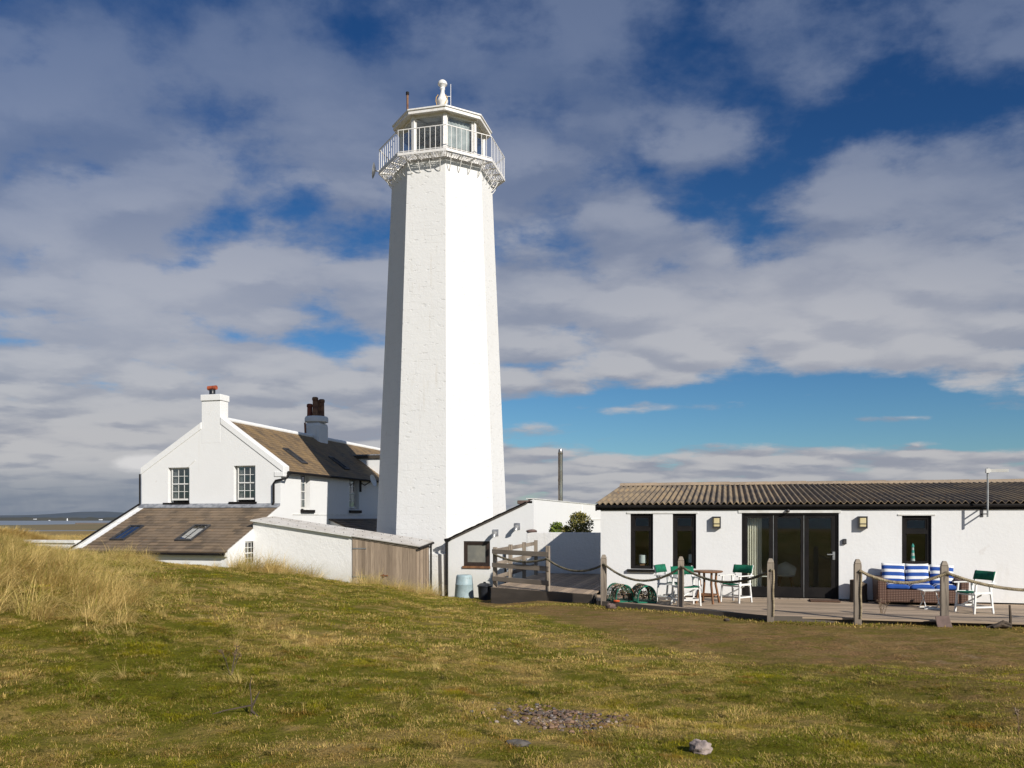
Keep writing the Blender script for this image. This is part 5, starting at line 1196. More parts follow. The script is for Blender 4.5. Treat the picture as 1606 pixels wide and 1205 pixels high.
def build_furniture():
    # local -Y faces the camera side at rotation 0
    director_chair(at(1051, 812, 20.1) * V((1, 1, 0)) if False else V((*at(1052, 812, 20.3).xy, 0)), R(68), 'green director chair turned side-on behind the lobster pots, leftmost of the chairs')
    director_chair(V((*at(1076, 812, 19.4).xy, 0)), R(22), 'green director chair facing the lawn, directly left of the round table')
    director_chair(V((*at(1154, 812, 20.1).xy, 0)), R(-38), 'green director chair right of the round table before the glass doors')
    director_chair(V((*at(1527, 812, 17.9).xy, 0)), R(-62), 'green director chair facing the sofa, at the right end of the deck')
    p = at(1110, 812, 19.9); c = V((p.x, p.y, 0)); t = thing('round_table', 'round brown wooden garden table between the director chairs', 'table', c)
    m_ = MB(); m_.lathe([(.33, .735), (.355, .75), (.355, .77), (.34, .778)], (0, 0, 0), 36); m_.build('table_top', 'brown_wood', t, world=False)
    for k in range(4):
        a = R(25 + 90 * k); m_ = MB(); m_.path([(.22 * math.cos(a), .22 * math.sin(a), .74), (.2 * math.cos(a), .2 * math.sin(a), .45), (.3 * math.cos(a), .3 * math.sin(a), 0)], .028, 4); m_.build('leg', 'brown_wood', t, world=False)
    m_ = MB()
    for k in range(4): a, b = R(25 + 90 * k), R(115 + 90 * k); m_.bar((.25 * math.cos(a), .25 * math.sin(a), .2), (.25 * math.cos(b), .25 * math.sin(b), .2), .03, .04)
    m_.build('stretcher', 'brown_wood', t, world=False)
    # sofa
    c0 = onY(1378, 812, YB - .85); c1 = onY(1519, 812, YB - .85); xa, xb = c0.x, c1.x; ya, yb = YB - .85, YB - .06
    t = thing('wicker_sofa', 'brown wicker three-seat sofa against the bungalow wall', 'sofa', ((xa + xb) / 2, yb, 0))
    m_ = MB(); m_.box(xa + .17, xb - .17, ya + .03, ya + .1, .06, .36); m_.box(xa + .17, xb - .17, ya + .1, yb - .1, .28, .34); m_.build('base', 'wicker', t, bevel=.02)
    for s, x in ((-1, xa), (1, xb - .17)):
        m_ = MB(); m_.hexa([(x, ya, 0.02), (x + .17, ya, 0.02), (x + .17, yb, 0.02), (x, yb, 0.02), (x - .02 * (s == -1), ya, .58), (x + .17 + .02 * (s == 1), ya, .58), (x + .17 + .02 * (s == 1), yb, .64), (x - .02 * (s == -1), yb, .64)]); m_.build('armrest', 'wicker', t, bevel=.03)
    m_ = MB(); m_.box(xa + .17, xb - .17, yb - .1, yb, .05, .74); m_.build('backrest', 'wicker', t, bevel=.03)
    w = (xb - xa - .34) / 3
    for i in range(3):
        cx = xa + .17 + w * (i + .5); nm = ('left', 'middle', 'right')[i]
        o = cushion('seat_cushion', w - .015, .62, .15, 'stripe_flat'); o.location = (cx, ya + .35, .415); tag(o, 'blue and white striped seat cushion at the %s of the wicker sofa' % nm, 'cushion', 'striped sofa cushions')
        o = cushion('back_cushion', w - .01, .16, .50, 'stripe'); o.location = (cx + random.uniform(-.015, .015), yb - .19, .68 + (.02, .015, -.01)[i]); o.rotation_euler = (R(-14), R((1, -1, 2)[i]), 0); tag(o, 'blue and white striped back cushion at the %s of the wicker sofa' % nm, 'cushion', 'striped sofa cushions')
    # side table
    p = at(1460, 812, 18.7); c = V((p.x, p.y, 0)); t = thing('side_table', 'small white folding side table in front of the sofa', 'table', c, R(6))
    m_ = MB(); m_.box(-.24, .24, -.2, .2, .40, .425); m_.build('table_top', 'white_wood', t, world=False, bevel=.008)
    for sx in (-1, 1):
        m_ = MB(); m_.path([(sx * .19, -.19, .40), (sx * .17, 0, .2), (sx * .19, .19, .0)], .012, 6); m_.path([(sx * .16, .19, .40), (sx * .15, 0, .2), (sx * .16, -.19, .0)], .012, 6); m_.build('leg', 'white_wood', t, world=False)
    m_ = MB(); m_.bar((-.2, -.19, .015), (.2, -.19, .015), .02, .03); m_.bar((-.2, .19, .015), (.2, .19, .015), .02, .03); m_.build('foot_bar', 'white_wood', t, world=False)
    # logs
    p = onY(1346, 812, YB - .3); c = V((p.x, p.y, 0)); t = thing('log_stump', 'dark sawn log stump standing beside the glass doors', 'log', c)
    m_ = MB(); n = 18; vs = []
    for z, s in ((0, 1.05), (.2, .98), (.53, 1.0)):
        for k in range(n): a = 6.283 * k / n; rr = .19 * s * (1 + .1 * math.sin(a * 3 + 1) + .05 * math.sin(a * 7)); vs.append((rr * math.cos(a), rr * .9 * math.sin(a), z - (.08 * (math.cos(a) > .2) if z > .5 else 0)))
    m_.add(vs, [(i * n + k, i * n + (k + 1) % n, (i + 1) * n + (k + 1) % n, (i + 1) * n + k) for i in range(2) for k in range(n)] + [tuple(2 * n + k for k in range(n))]); m_.build('trunk', 'wet_wood', t, world=False)
    m_ = MB(); m_.lathe([(.13, .535), (.11, .54), (0, .54)], (-.04, 0, 0), 14); m_.build('sawn_face', 'clay_tan', t, world=False)
    # doormat
    a = onZ(1272, 945, 0.0); b = onZ(1318, 945, 0); mb = MB(); mb.box(a.x, b.x, YB - .62, YB - .1, .004, .03); tag(mb.build('doormat', 'mat', bevel=.008), 'brown doormat below the right glass door', 'doormat')
    # lobster pots
    pot(V((*at(972, 812, 20.35).xy, 0)), R(30), 'green netted lobster pot, left of the pair on the deck edge', 1)
    pot(V((*at(1009, 812, 20.15).xy, 0)), R(22), 'green netted lobster pot, right of the pair beside the chairs', 2)
    m_ = MB(); c = at(967, 812, 20.0); m_.ball((c.x, c.y, .035), .055, 10, (1.6, .9, .6), .15, 1); tag(m_.build('orange_float', 'orange', smooth=True), 'small orange float beside the left lobster pot', 'float')
def cushion(name, w, d, h, mat):
    bm = bmesh.new(); bmesh.ops.create_cube(bm, size=1)
    bmesh.ops.subdivide_edges(bm, edges=bm.edges, cuts=7, use_grid_fill=True)
    rr = random.Random(w * 77 + h); sd = rr.random() * 9
    thin = 1 if d < h else 2
    for v in bm.verts:
        c = v.co.copy(); a = [c.x * 2, c.y * 2, c.z * 2]; o = [i for i in range(3) if i != thin]
        e = (1 - abs(a[o[0]]) ** 5) * (1 - abs(a[o[1]]) ** 5); c[thin] *= .3 + .75 * max(e, 0) ** .5
        for k in o: c[k] *= 1 - .03 * (1 - abs(a[o[0] if k == o[1] else o[1]]) ** 2)
        c = V((c.x * w, c.y * d, c.z * h)); c += V((1, 1, 1)) * .008 * noise.noise(c * 7 + V((sd, 0, 0))); v.co = c
    me = bpy.data.meshes.new(name); bm.to_mesh(me); bm.free(); me.materials.append(M[mat]); me.polygons.foreach_set('use_smooth', [True] * len(me.polygons))
    o = bpy.data.objects.new(name, me); COL.objects.link(o); return o
def pot(loc, rz, lab, seed):
    t = thing('lobster_pot', lab, 'lobster pot', loc, rz, group='lobster pots on the deck'); rr = random.Random(seed)
    L, W, H = .62, .46, .38
    def arch(y, f): a = math.pi * f; return V((-W / 2 * math.cos(a), y, .03 + H * math.sin(a) ** .75))
    m_ = MB(); m_.box(-W / 2, W / 2, -L / 2, L / 2, 0, .03)
    base = m_.build('base', 'net_green', t, world=False)
    for y in (-L / 2, 0, L / 2):
        m_ = MB(); m_.path([arch(y, i / 14) for i in range(15)], .02, 8); m_.build('hoop', 'net_green' if y else 'net_tan', t, world=False, smooth=True)
    m_ = MB()
    for k in range(13):
        f = k / 12; m_.path([arch(-L / 2 + L * i / 12, f) + V((rr.uniform(-.006, .006), 0, rr.uniform(-.008, .008))) for i in range(13)], .006, 5)
    for k in range(16):
        y = -L / 2 + L * k / 15; m_.path([arch(y, i / 16) + V((rr.uniform(-.006, .006), rr.uniform(-.01, .01), rr.uniform(-.006, .006))) for i in range(17)], .006, 5)
    m_.build('netting', 'net_green', t, world=False)
    m_ = MB()
    for s in range(5):
        y = rr.uniform(-.25, .25); pts = [arch(y + .12 * math.sin(i * .7 + s), i / 18) * 1.0 + V((0, 0, .012)) for i in range(19)]; m_.path(pts, .011, 6)
    for s in range(3):
        pts = [V((rr.uniform(-.14, .14), rr.uniform(-.2, .2), .06 + rr.random() * .22)) for i in range(10)]; m_.path(pts, .009, 5)
    for k in range(40): f = .3 + .4 * rr.random(); q = arch(rr.uniform(-L / 2, L / 2), f); m_.ball(q, .022, 6, (1.3, 1, .7), .2, k)
    m_.build('cord', 'net_tan', t, world=False)
    for y in (-L / 2,):
        m_ = MB()
        for k in range(1, 9):
            f = k / 9; a = arch(y, f); m_.path([a, V((a.x * .25, y + .14, .2 + (a.z - .2) * .25))], .005, 5)
        m_.path([V((.07 * math.cos(a), y + .14, .2 + .07 * math.sin(a))) for a in [i * .52 for i in range(13)]], .007, 5)
        m_.build('entrance_funnel', 'net_tan', t, world=False)
build_furniture()

# ------------------------------------------------------------------ bins and small things on the ground
def build_small():
    p = at(728, 812, 32.3); z = -1.14; t = thing('compost_bin', 'pale blue tapered compost bin against the outbuilding wall', 'compost bin', (p.x, p.y, z))
    m_ = MB(); m_.lathe([(.38, 0), (.385, .05), (.345, .55), (.35, .56), (.35, .6), (.34, .61), (.315, .88)], (p.x, p.y, z), 32); m_.build('body', 'blue_plastic', t, smooth=True)
    m_ = MB(); m_.lathe([(.31, .88), (.3, .93), (.27, .96), (0, .97)], (p.x, p.y, z), 32); m_.build('lid', 'blue_plastic', t, smooth=True)
    p = at(760, 812, 31.6); z = -1.08; t = thing('dustbin', 'small dark lidded dustbin between the compost bin and the side deck', 'dustbin', (p.x, p.y, z))
    m_ = MB(); m_.lathe([(.22, 0), (.26, .5)], (p.x, p.y, z), 24); m_.build('body', 'black_plastic', t, smooth=True)
    m_ = MB(); m_.lathe([(.285, .5), (.285, .54), (.18, .62), (.05, .64), (.05, .68), (0, .68)], (p.x, p.y, z), 24); m_.build('lid', 'black_plastic', t, smooth=True)
    # slab against post
    p = onZ(1483, 984, -.1); t = thing('stone_slab', 'brown square slab leaning on the foot of the sofa post', 'slab', (p.x, p.y, -.1), R(8))
    q = MB(); q.hexa([(-.15, -.02, -.05), (.13, -.05, -.05), (.15, .03, -.05), (-.13, .06, -.05), (-.17, .07, .2), (.08, .04, .22), (.1, .1, .22), (-.15, .13, .2)]); q.build('slab_body', 'stone_slab', t, world=False, bevel=.01)
    # stake + driftwood
    g = onZ(1580, 976, 0); g.y = MAIN[4][1] - .12; g.z = -.12; m_ = MB(); m_.path([g + V((0, 0, -.1)), g + V((.01, 0, .2)), g + V((0, .02, .47))], [.03, .026, .02], 7); tag(m_.build('wooden_stake', 'wet_wood'), 'short rough wooden stake at the right end of the deck edge', 'stake')
    g = onZ(1569, 976, 0); g.y = MAIN[4][1] - .2; g.z = -.12; m_ = MB()
    for k, (dx, dy, l) in enumerate(((-.12, 0, .35), (-.05, -.06, .3), (.02, .05, .26))): m_.path([g + V((dx - l / 2, dy, .02 + .03 * k)), g + V((dx, dy + .03, .07 + .03 * k)), g + V((dx + l / 2, dy, .03 + .03 * k))], [.03, .045, .025], 7)
    tag(m_.build('driftwood', 'wet_wood'), 'dark broken driftwood beside the wooden stake', 'driftwood')
    def gz(px, py):
        t = 30
        for _ in range(60):
            t2 = None
            d = ray(px, py)
            lo, hi = 3.5, 30
            for k in range(400):
                t = lo + (hi - lo) * k / 400; p = CAM + d * t
                if p.z < ground_h(p.x, p.y): return p
            return p
    p = gz(1099, 1181); m_ = MB(); m_.ball(p + V((0, 0, .035)), .066, 28, (1.15, .9, .8), .16, 5); tag(m_.build('rock', 'pale_rock', smooth=True), 'pale pink grey rock lying alone in the foreground grass', 'rock')
    p = gz(812, 1168); m_ = MB(); m_.ball(p + V((0, 0, .01)), .07, 12, (1.3, .8, .35), .2, 9); M['slategrey'] = simple('slate_grey', (.15, .135, .12), (.09, .08, .07), 9, 1.0, .4, spec=.05); tag(m_.build('flat_stone', 'slategrey', smooth=True), 'flat dark grey stone in the grass below the pebble patch', 'stone')
    p = gz(958, 955); m_ = MB(); m_.ball(p + V((0, 0, .05)), .1, 12, (1.3, .9, .8), .25, 4); tag(m_.build('field_stone', 'stone_slab', smooth=True), 'rusty brown stone at the foot of the bungalow corner post', 'stone')
    for px, py, s, lab in ((1112, 952, .09, 'small dark clod at the deck edge before the round table'), (1140, 975, .05, 'small grey pebble below the deck edge')):
        p = gz(px, py); m_ = MB(); m_.ball(p + V((0, 0, .03)), s, 10, (1.3, .9, .7), .3, px); tag(m_.build('field_stone', 'wet_wood', smooth=True), lab, 'stone')
    # pebble patch: stuff
    rr = random.Random(12); c = gz(875, 1130); pm = MB(); cols = [(.2, .18, .16), (.3, .27, .24), (.1, .1, .1), (.26, .15, .1)]
    m, nt, b, o = new_mat('pebbles'); tt = NT(nt); a = tt.n('ShaderNodeAttribute', attribute_name='tone').outputs['Fac']; cr = tt.n('ShaderNodeValToRGB'); nt.links.new(a, cr.inputs[0]); e = cr.color_ramp.elements
    e[0].color = (.05, .045, .04, 1); e[1].color = (.36, .31, .27, 1); x = e.new(.35); x.color = (.16, .09, .055, 1); x = e.new(.6); x.color = (.10, .095, .09, 1); x = e.new(.85); x.color = (.24, .14, .08, 1)
    nt.links.new(cr.outputs[0], b.inputs['Base Color']); b.inputs['Roughness'].default_value = .8
    for k in range(620):
        u, v = rr.gauss(0, .42), rr.gauss(0, .5); q = c + RT * u * .62 + FW * (v * .40 - u * .15)
        s = rr.uniform(.006, .018) * (1.6 if rr.random() < .08 else 1); pm.cur = rr.random() + .01; pm.ball((q.x, q.y, ground_h(q.x, q.y) + .002 + s * .3), s, 6, (1.2, 1, .75), .25, k)
    tag(pm.build('pebbles', m, smooth=True), 'patch of small grey and brown pebbles in the foreground turf', kind='stuff')
    # dry plants
    def weed(px, py, h, lab, seed, n=7, lean=0.0, mat='stem'):
        p = gz(px, py); rr = random.Random(seed); t = thing('dry_weed', lab, 'weed', p); st, hd = MB(), MB()
        for k in range(n):
            a = rr.uniform(0, 6.28); sp = rr.uniform(.1, .42) * h; tip = p + V((sp * math.cos(a) + lean, sp * math.sin(a), h * rr.uniform(.65, 1))); mid = p.lerp(tip, .5) + V((rr.uniform(-.03, .03), 0, .03)); st.path([p, mid, tip], [.004, .003, .002], 5)
            for j in range(4): q = mid.lerp(tip, rr.random()); st.path([q, q + V((rr.uniform(-.06, .06), rr.uniform(-.06, .06), rr.uniform(.02, .08)))], [.002, .0015], 4)
            for j in range(10): hd.ball(tip + V((rr.uniform(-.02, .02), rr.uniform(-.02, .02), rr.uniform(-.03, .02))), .006, 5)
            if j == 9: hd.build('seed_head', 'net_tan' if mat == 'stem' else 'stem', t); hd = MB()
        st.build('stem', mat, t)
    weed(1383, 972, .42, 'dry brown weed with seed heads growing at the deck edge before the sofa', 4, 9)
    weed(362, 1062, .28, 'thin grey dry weed standing in the left foreground turf', 8, 4, mat='wet_wood')
    # fallen twig tangle
    p = gz(394, 1125); t = thing('dead_twig', 'dead grey branching twig lying in the left foreground grass', 'twig', p); m_ = MB()
    m_.path([p + V((-.36, -.12, .0)), p + V((-.2, -.05, .05)), p + V((0, 0, .09)), p + V((.03, .01, .12))], [.003, .005, .007, .005], 7); m_.path([p + V((0, 0, .0)), p + V((.0, .01, .09)), p + V((-.03, .03, .24)), p + V((-.02, .04, .3))], [.009, .006, .004, .002], 7); m_.path([p + V((0, 0, .07)), p + V((.05, .0, .16)), p + V((.07, .0, .2))], [.008, .006, .003], 6); m_.path([p + V((.0, 0, .05)), p + V((.09, -.02, .0))], [.01, .006], 6)
    m_.build('branch', 'wet_wood', t, smooth=True)
    p = gz(1597, 1160); weed(1597, 1150, .2, 'thin dry stem at the right edge of the foreground turf', 3, 2)
build_small()

# ------------------------------------------------------------------ grass
def mat_grass(name, lush, straw, shadow, third):
    m, nt, b, o = new_mat(name); t = NT(nt)
    bl = t.n('ShaderNodeAttribute', attribute_name='tone').outputs['Fac']; dry = t.n('ShaderNodeAttribute', attribute_name='dry', attribute_type='INSTANCER').outputs['Fac']
    rd = t.n('ShaderNodeAttribute', attribute_name='rnd', attribute_type='INSTANCER').outputs['Fac']
    f = t.math('ADD', t.math('MULTIPLY', dry, .9), t.math('MULTIPLY', t.math('SUBTRACT', bl, .5), .9)); f = t.math('ADD', f, t.math('MULTIPLY', t.math('SUBTRACT', rd, .5), .25))
    col = t.mix(t.mr(f, .3, .8), c4(lush), c4(straw)); col = t.mix(t.mr(t.math('FRACT', t.math('MULTIPLY', bl, 7.3)), .6, .9, 0, .6), col, c4(third))
    if name == 'turf_blades':
        p = t.pos(); col = t.mix(t.mr(t.noise(p, 1.7, 5, .6), .54, .68, 0, .75), col, c4((.32, .27, .010)))
        col = t.mix(t.mr(t.noise(t.vm('ADD', p, (9, 4, 2)), 2.3, 6, .65), .56, .68, 0, .7), col, c4((.30, .15, .03)))
        col = t.mix(t.mr(t.noise(t.vm('ADD', p, (3, 7, 1)), 6.5, 4, .6), .54, .66, 0, .75), col, c4((.035, .045, .010)))
        col = t.mix(t.mr(t.noise(t.vm('ADD', p, (5, 1, 1)), 13, 3, .6), .56, .68, 0, .5), col, c4((.68, .50, .22)))
        col = t.mix(t.mr(dry, 1.15, 1.4, 0, .85), col, t.mix(bl, c4((.19, .10, .038)), c4((.42, .27, .12))))
    nt.links.new(col, b.inputs['Base Color']); b.inputs['Roughness'].default_value = .75; b.inputs['Specular IOR Level'].default_value = .04
    tl = t.n('ShaderNodeBsdfTranslucent'); nt.links.new(col, tl.inputs[0]); mx = t.n('ShaderNodeMixShader', i_0=.22); nt.links.new(b.outputs[0], mx.inputs[1]); nt.links.new(tl.outputs[0], mx.inputs[2]); nt.links.new(mx.outputs[0], o.inputs[0])
    return m
M['turf_blade'] = mat_grass('turf_blades', (.17, .19, .014), (.68, .475, .165), (.03, .04, .01), (.30, .17, .045))
M['marram'] = mat_grass('marram_blades', (.30, .27, .055), (.80, .59, .235), (.05, .05, .02), (.58, .43, .14))
def blade(vs, fs, tn, base, d, L, w, bend, segs, tone_):
    d = V(d); side = d.cross(V((0, 0, 1)));
    if side.length < 1e-3: side = V((1, 0, 0))
    side.normalize(); o = len(vs); h = V((d.x, d.y, 0)); up = V((0, 0, 1)); p = V(base); ang = math.atan2(d.z, h.length); hn = h.normalized() if h.length > 1e-4 else V((1, 0, 0))
    for i in range(segs + 1):
        f = i / segs; ww = w * (1 - f) ** .6 * .5
        if i == segs: vs.append(tuple(p)); tn.append(tone_)
        else:
            vs.append(tuple(p - side * ww)); vs.append(tuple(p + side * ww)); tn += [tone_, tone_]
            a = ang - bend * f; p = p + (hn * math.cos(a) + up * math.sin(a)) * (L / segs)
    for i in range(segs - 1): q = o + 2 * i; fs.append((q, q + 1, q + 3, q + 2))
    q = o + 2 * (segs - 1); fs.append((q, q + 1, q + 2))
def template(name, nbl, rad, L0, L1, w, bend, segs, mat, seed, spread=.5, wind=(0, 0)):
    rr = random.Random(seed); vs, fs, tn = [], [], []
    for k in range(nbl):
        a = rr.uniform(0, 6.28); r = rad * math.sqrt(rr.random()); base = (r * math.cos(a), r * math.sin(a), -.01)
        a2 = a + rr.uniform(-1.2, 1.2); s = rr.random() * spread; d = V((s * math.cos(a2) + wind[0], s * math.sin(a2) + wind[1], 1)).normalized()
        blade(vs, fs, tn, base, d, rr.uniform(L0, L1), w * rr.uniform(.7, 1.2), bend * rr.uniform(.3, 1.5), segs, rr.random())
    me = bpy.data.meshes.new(name); me.from_pydata(vs, [], fs); at_ = me.attributes.new('tone', 'FLOAT', 'POINT'); at_.data.foreach_set('value', tn); me.materials.append(M[mat])
    o = bpy.data.objects.new(name, me); return o
def scatter(name, temps, pts, label, group_=None):
    """pts: (x,y,z, rot(3), scale, dry, rnd)"""
    tc = bpy.data.collections.new(name + '_blades')
    for o in temps: tc.objects.link(o)
    me = bpy.data.meshes.new(name); me.from_pydata([p[0] for p in pts], [], [])
    for nm, ty, dat, key in (('rot', 'FLOAT_VECTOR', [c for p in pts for c in p[1]], 'vector'), ('scl', 'FLOAT', [p[2] for p in pts], 'value'), ('dry', 'FLOAT', [p[3] for p in pts], 'value'), ('rnd', 'FLOAT', [random.random() for p in pts], 'value')):
        a = me.attributes.new(nm, ty, 'POINT'); a.data.foreach_set(key, dat)
    a = me.attributes.new('idx', 'INT', 'POINT'); a.data.foreach_set('value', [random.randrange(len(temps)) for p in pts])
    o = bpy.data.objects.new(name, me); COL.objects.link(o); tag(o, label, kind='stuff')
    ng = bpy.data.node_groups.new(name, 'GeometryNodeTree'); ng.interface.new_socket('Geometry', in_out='INPUT', socket_type='NodeSocketGeometry'); ng.interface.new_socket('Geometry', in_out='OUTPUT', socket_type='NodeSocketGeometry')
    N, L = ng.nodes, ng.links
    gi, go = N.new('NodeGroupInput'), N.new('NodeGroupOutput'); ci = N.new('GeometryNodeCollectionInfo'); ci.inputs[0].default_value = tc; ci.inputs[1].default_value = True; ci.inputs[2].default_value = True
    ip = N.new('GeometryNodeInstanceOnPoints'); ip.inputs['Pick Instance'].default_value = True
    def na(nm, ty):
        n = N.new('GeometryNodeInputNamedAttribute'); n.data_type = ty; n.inputs[0].default_value = nm; return [s for s in n.outputs if s.enabled][0]
    er = N.new('FunctionNodeEulerToRotation'); L.new(na('rot', 'FLOAT_VECTOR'), er.inputs[0]); L.new(er.outputs[0], ip.inputs['Rotation'])
    L.new(gi.outputs[0], ip.inputs['Points']); L.new(ci.outputs[0], ip.inputs['Instance']); L.new(na('scl', 'FLOAT'), ip.inputs['Scale']); L.new(na('idx', 'INT'), ip.inputs['Instance Index'])
    L.new(ip.outputs[0], go.inputs[0]); md = o.modifiers.new('scatter', 'NODES'); md.node_group = ng
    return o
def inside_built(x, y):
    if y > YF - .3 and x < XR + .1 and x > XL: return True
    if y > YS - .1 and SX0 < x < OX1 + 1: return True
    if x > BX0 - .2 and y > YB - .1: return True
    if y > YC - .1 and x > OX0: return True
    # decks
    if x > RP0.x - .1 and y > RP0.y - .15 and x < BX0: 
        return True
    for i in range(4):
        pass
    if x > MAIN[0][0] - .1:
        e = MAIN[:5]
        for i in range(4):
            if e[i][0] <= x <= e[i + 1][0]:
                f = (x - e[i][0]) / (e[i + 1][0] - e[i][0]); ye = e[i][1] * (1 - f) + e[i + 1][1] * f; return y > ye - .05
        return y > 16
    if x > RP1.x and y > MAIN[0][1] - .05: return True
    return False
def pick(n, t0, t1, rr, power=1.0, p0=-80, p1=1690):
    out = []
    for _ in range(n):
        t = math.sqrt(rr.uniform(t0 * t0, t1 * t1)); px = rr.uniform(p0, p1); p = at(px, 812, t); out.append((p.x, p.y, t, px))
    return out
def build_grass():
    rr = random.Random(5)
    near = [template('turf_patch', 190, .16, .018, .05, .0048, 1.7, 3, 'turf_blade', s, 1.8, wind=(.3, .15)) for s in range(4)]
    pts = []
    for x, y, t, px in pick(10800, 3.9, 10.5, rr, p0=-230, p1=1840):
        if inside_built(x, y): continue
        c = noise.noise(V((x * 2.1, y * 2.1, 40))); dd = dirt_amount(x, y)
        if dd > .3 and rr.random() < dd * .8: continue
        if (px - 875) ** 2 / 95 ** 2 + (812 + (EYE - ground_h(x, y, False)) * FPX / t - 1130) ** 2 / 24 ** 2 < 1 and rr.random() < .7: continue
        sc = (.75 + .6 * c + rr.uniform(-.1, .3)) * (1.0)
        pts.append(((x, y, ground_h(x, y) - .003), (0, 0, rr.uniform(0, 6.28)), max(.35, sc), max(0, min(1, tone(x, y)))))
    scatter('turf_grass', near, pts, 'short mixed green and straw turf grass of the foreground')
    far = [template('turf_patch_far', 150, .32, .02, .06, .010, 1.5, 2, 'turf_blade', 20 + s, 1.8, wind=(.3, .15)) for s in range(4)]
    pts = []
    for x, y, t, px in pick(13000, 10, 29, rr, p0=-230, p1=1840):
        if inside_built(x, y): continue
        c = noise.noise(V((x * 1.4, y * 1.4, 41))); dd = dirt_amount(x, y)
        if dd > .2 and rr.random() < min(.6, dd * .8): continue
        pts.append(((x, y, ground_h(x, y) - .004), (0, 0, rr.uniform(0, 6.28)), max(.3, .75 + .6 * c + rr.uniform(-.1, .25)) * (1 - .6 * min(1, dd * 2)), max(0, min(1, tone(x, y) + .05)) + (1.2 if rr.random() < dd * 1.6 else 0)))
    # ragged fringe along the deck edge
    for i in range(4):
        a, b = V((*MAIN[i], 0)), V((*MAIN[i + 1], 0)); n = int((b - a).length * 16)
        for k in range(n):
            p = a.lerp(b, rr.random()) + V((rr.uniform(-.05, .05), -rr.uniform(.08, .4), 0))
            pts.append(((p.x, p.y, ground_h(p.x, p.y) - .01), (0, 0, rr.uniform(0, 6.28)), rr.uniform(.8, 2.3), rr.uniform(.0, .9)))
    for k in range(90):
        p = onZ(rr.uniform(775, 935), 941, 0); pts.append(((p.x, p.y - rr.uniform(-.05, .5), ground_h(p.x, p.y) - .01), (0, 0, rr.uniform(0, 6.28)), rr.uniform(.7, 1.5), rr.uniform(.2, .8)))
    scatter('lawn_grass', far, pts, 'short turf grass of the lawn rising to the buildings')
    # marram
    mt = [template('marram_tuft', 85, .13, .25, .85, .0068, (1.0, 1.5, 2.0, 2.6, 1.3)[s], 6, 'marram', 60 + s, (.7, .9, 1.1, 1.5, .6)[s], wind=(.3, .1)) for s in range(5)]
    pts = []
    def marram_density(px, t):
        py = 812 + (EYE - base_h(px, t)) * FPX / t
        d = 0
        # left dune
        if px < 250: d = max(d, min(1, (250 - px) / 130) * min(1, max(0, (t - 8.2) / 3.0)))
        if px < 140: d = max(d, min(1, (140 - px) / 60) * min(1, max(0, (t - 7.6) / 2.5)) * .6)
        if px < 260 and t > 16: d = max(d, .6 * min(1, (260 - px) / 60))
        d = max(d, .35 * math.exp(-((px - 390) / 26) ** 2 - ((t - 14.2) / .9) ** 2) * 2)
        d = max(d, .9 * math.exp(-((px - 262) / 30) ** 2 - ((t - 13.5) / .7) ** 2) * .7)
        d = max(d, .05 * math.exp(-((px - 230) / 90) ** 2 - ((t - 11.5) / 2.0) ** 2))
        return d
    for x, y, t, px in pick(9500, 6.5, 25, rr, p0=-160, p1=470):
        if inside_built(x, y): continue
        d = marram_density(px, t) * (.30 + 1.7 * max(0, noise.noise(V((x * .8, y * .8, 77))) + .22))
        if rr.random() > d * 1.0: continue
        pts.append(((x, y, ground_h(x, y) - .02), (rr.uniform(-.15, .15), rr.uniform(-.15, .25), rr.uniform(-.8, .8)), rr.uniform(.4, .88) * (.8 if px > 230 else 1) * (1 - .45 * min(1, max(0, (t - 11) / 2.5))), rr.uniform(.45, 1.1)))
    scatter('marram_grass', mt, pts, 'straw coloured marram grass covering the dune at the left')
    # tufts against the shed and cottage walls
    pts = []
    for px0, px1, t0, t1, n, s0, s1 in ((365, 430, 20.5, 22.3, 42, .6, 1.15), (425, 505, 21, 22.8, 30, .5, 1.0), (505, 560, 22.5, 24.5, 18, .3, .6), (560, 690, 24.5, 26.2, 60, .5, 1.0), (235, 360, 19.5, 21.5, 16, .2, .45), (168, 240, 18, 19.5, 34, .4, .7)):
        for k in range(n):
            p = at(rr.uniform(px0, px1), 812, rr.uniform(t0, t1)); pts.append(((p.x, p.y, ground_h(p.x, p.y) - .03), (rr.uniform(-.1, .1), rr.uniform(-.1, .2), rr.uniform(-.7, .7)), rr.uniform(s0, s1), rr.uniform(.5, 1.1)))
    # small stray tufts in the turf
    for k in range(210):
        px = rr.uniform(60, 1606); t = rr.uniform(6, 19); p = at(px, 812, t)
        if inside_built(p.x, p.y) or dirt_amount(p.x, p.y) > .2: continue
        if px > 520 and rr.random() < .6: continue
        pts.append(((p.x, p.y, ground_h(p.x, p.y) - .02), (rr.uniform(-.3, .3), rr.uniform(-.3, .3), rr.uniform(0, 6)), rr.uniform(.12, .3), rr.uniform(.5, 1.1)))
    scatter('dune_grass_tufts', mt, pts, 'dry tussocks of dune grass in front of the shed and across the turf')
    # distant tufts left of the cottage
    ft = [template('far_tuft', 60, .5, .5, 1.0, .03, 1.2, 3, 'marram', 90 + s, .6, wind=(.3, .1)) for s in range(2)]
    pts = []
    for k in range(3600):
        t = 34 + 150 * rr.random() ** 2.2; px = rr.uniform(-60, 215)
        if k > 2400: t = rr.uniform(37, 46); px = rr.uniform(-80, 95)
        p = at(px, 812, t)
        if inside_built(p.x, p.y) or (p.y > YF - .5 and p.x > XL - .3): continue
        pts.append(((p.x, p.y, ground_h(p.x, p.y) - .05), (0, 0, rr.uniform(-.7, .7)), rr.uniform(.6, 1.1), rr.uniform(.7, 1.2)))
    scatter('distant_dune_grass', ft, pts, 'tan dune grass on the flats between garden wall and bay')
build_grass()

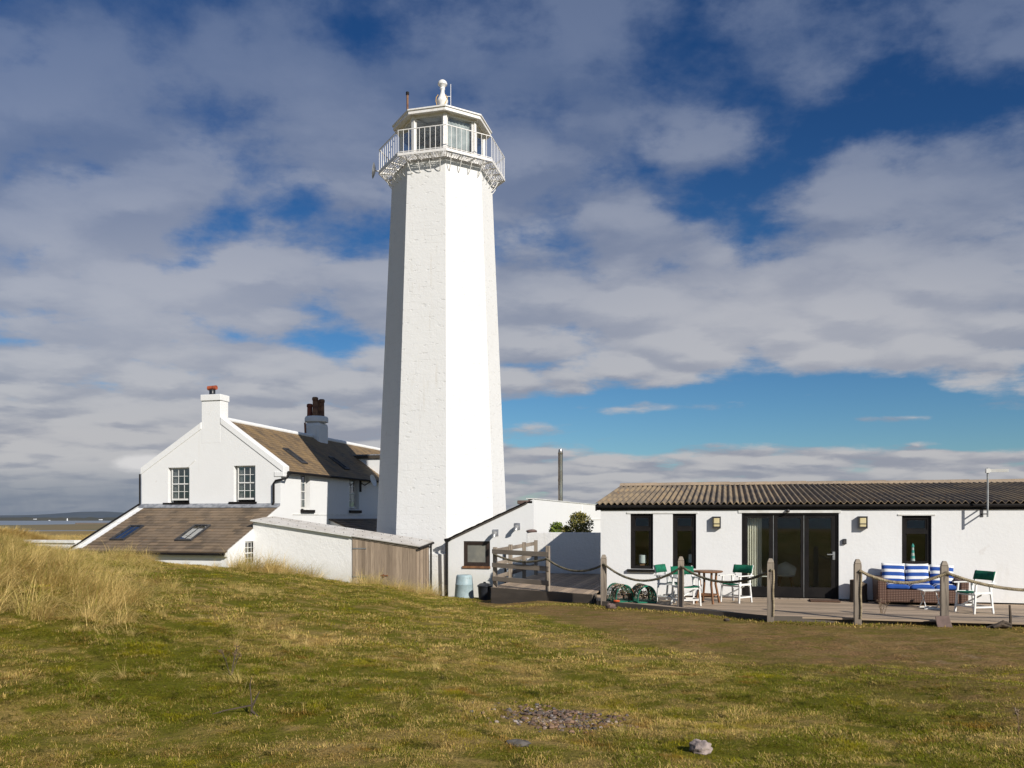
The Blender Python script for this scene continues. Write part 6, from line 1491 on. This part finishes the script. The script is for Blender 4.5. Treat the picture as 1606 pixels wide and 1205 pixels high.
# ------------------------------------------------------------------ output
scene.render.engine = 'CYCLES'
scene.view_settings.view_transform = 'Standard'; scene.view_settings.look = 'None'; scene.view_settings.exposure = .16; scene.view_settings.gamma = 1
scene.cycles.use_denoising = True; scene.cycles.max_bounces = 6; scene.cycles.transparent_max_bounces = 12; scene.cycles.diffuse_bounces = 3; scene.cycles.glossy_bounces = 3
scene.cycles.caustics_reflective = False; scene.cycles.caustics_refractive = False; scene.cycles.sample_clamp_indirect = 6
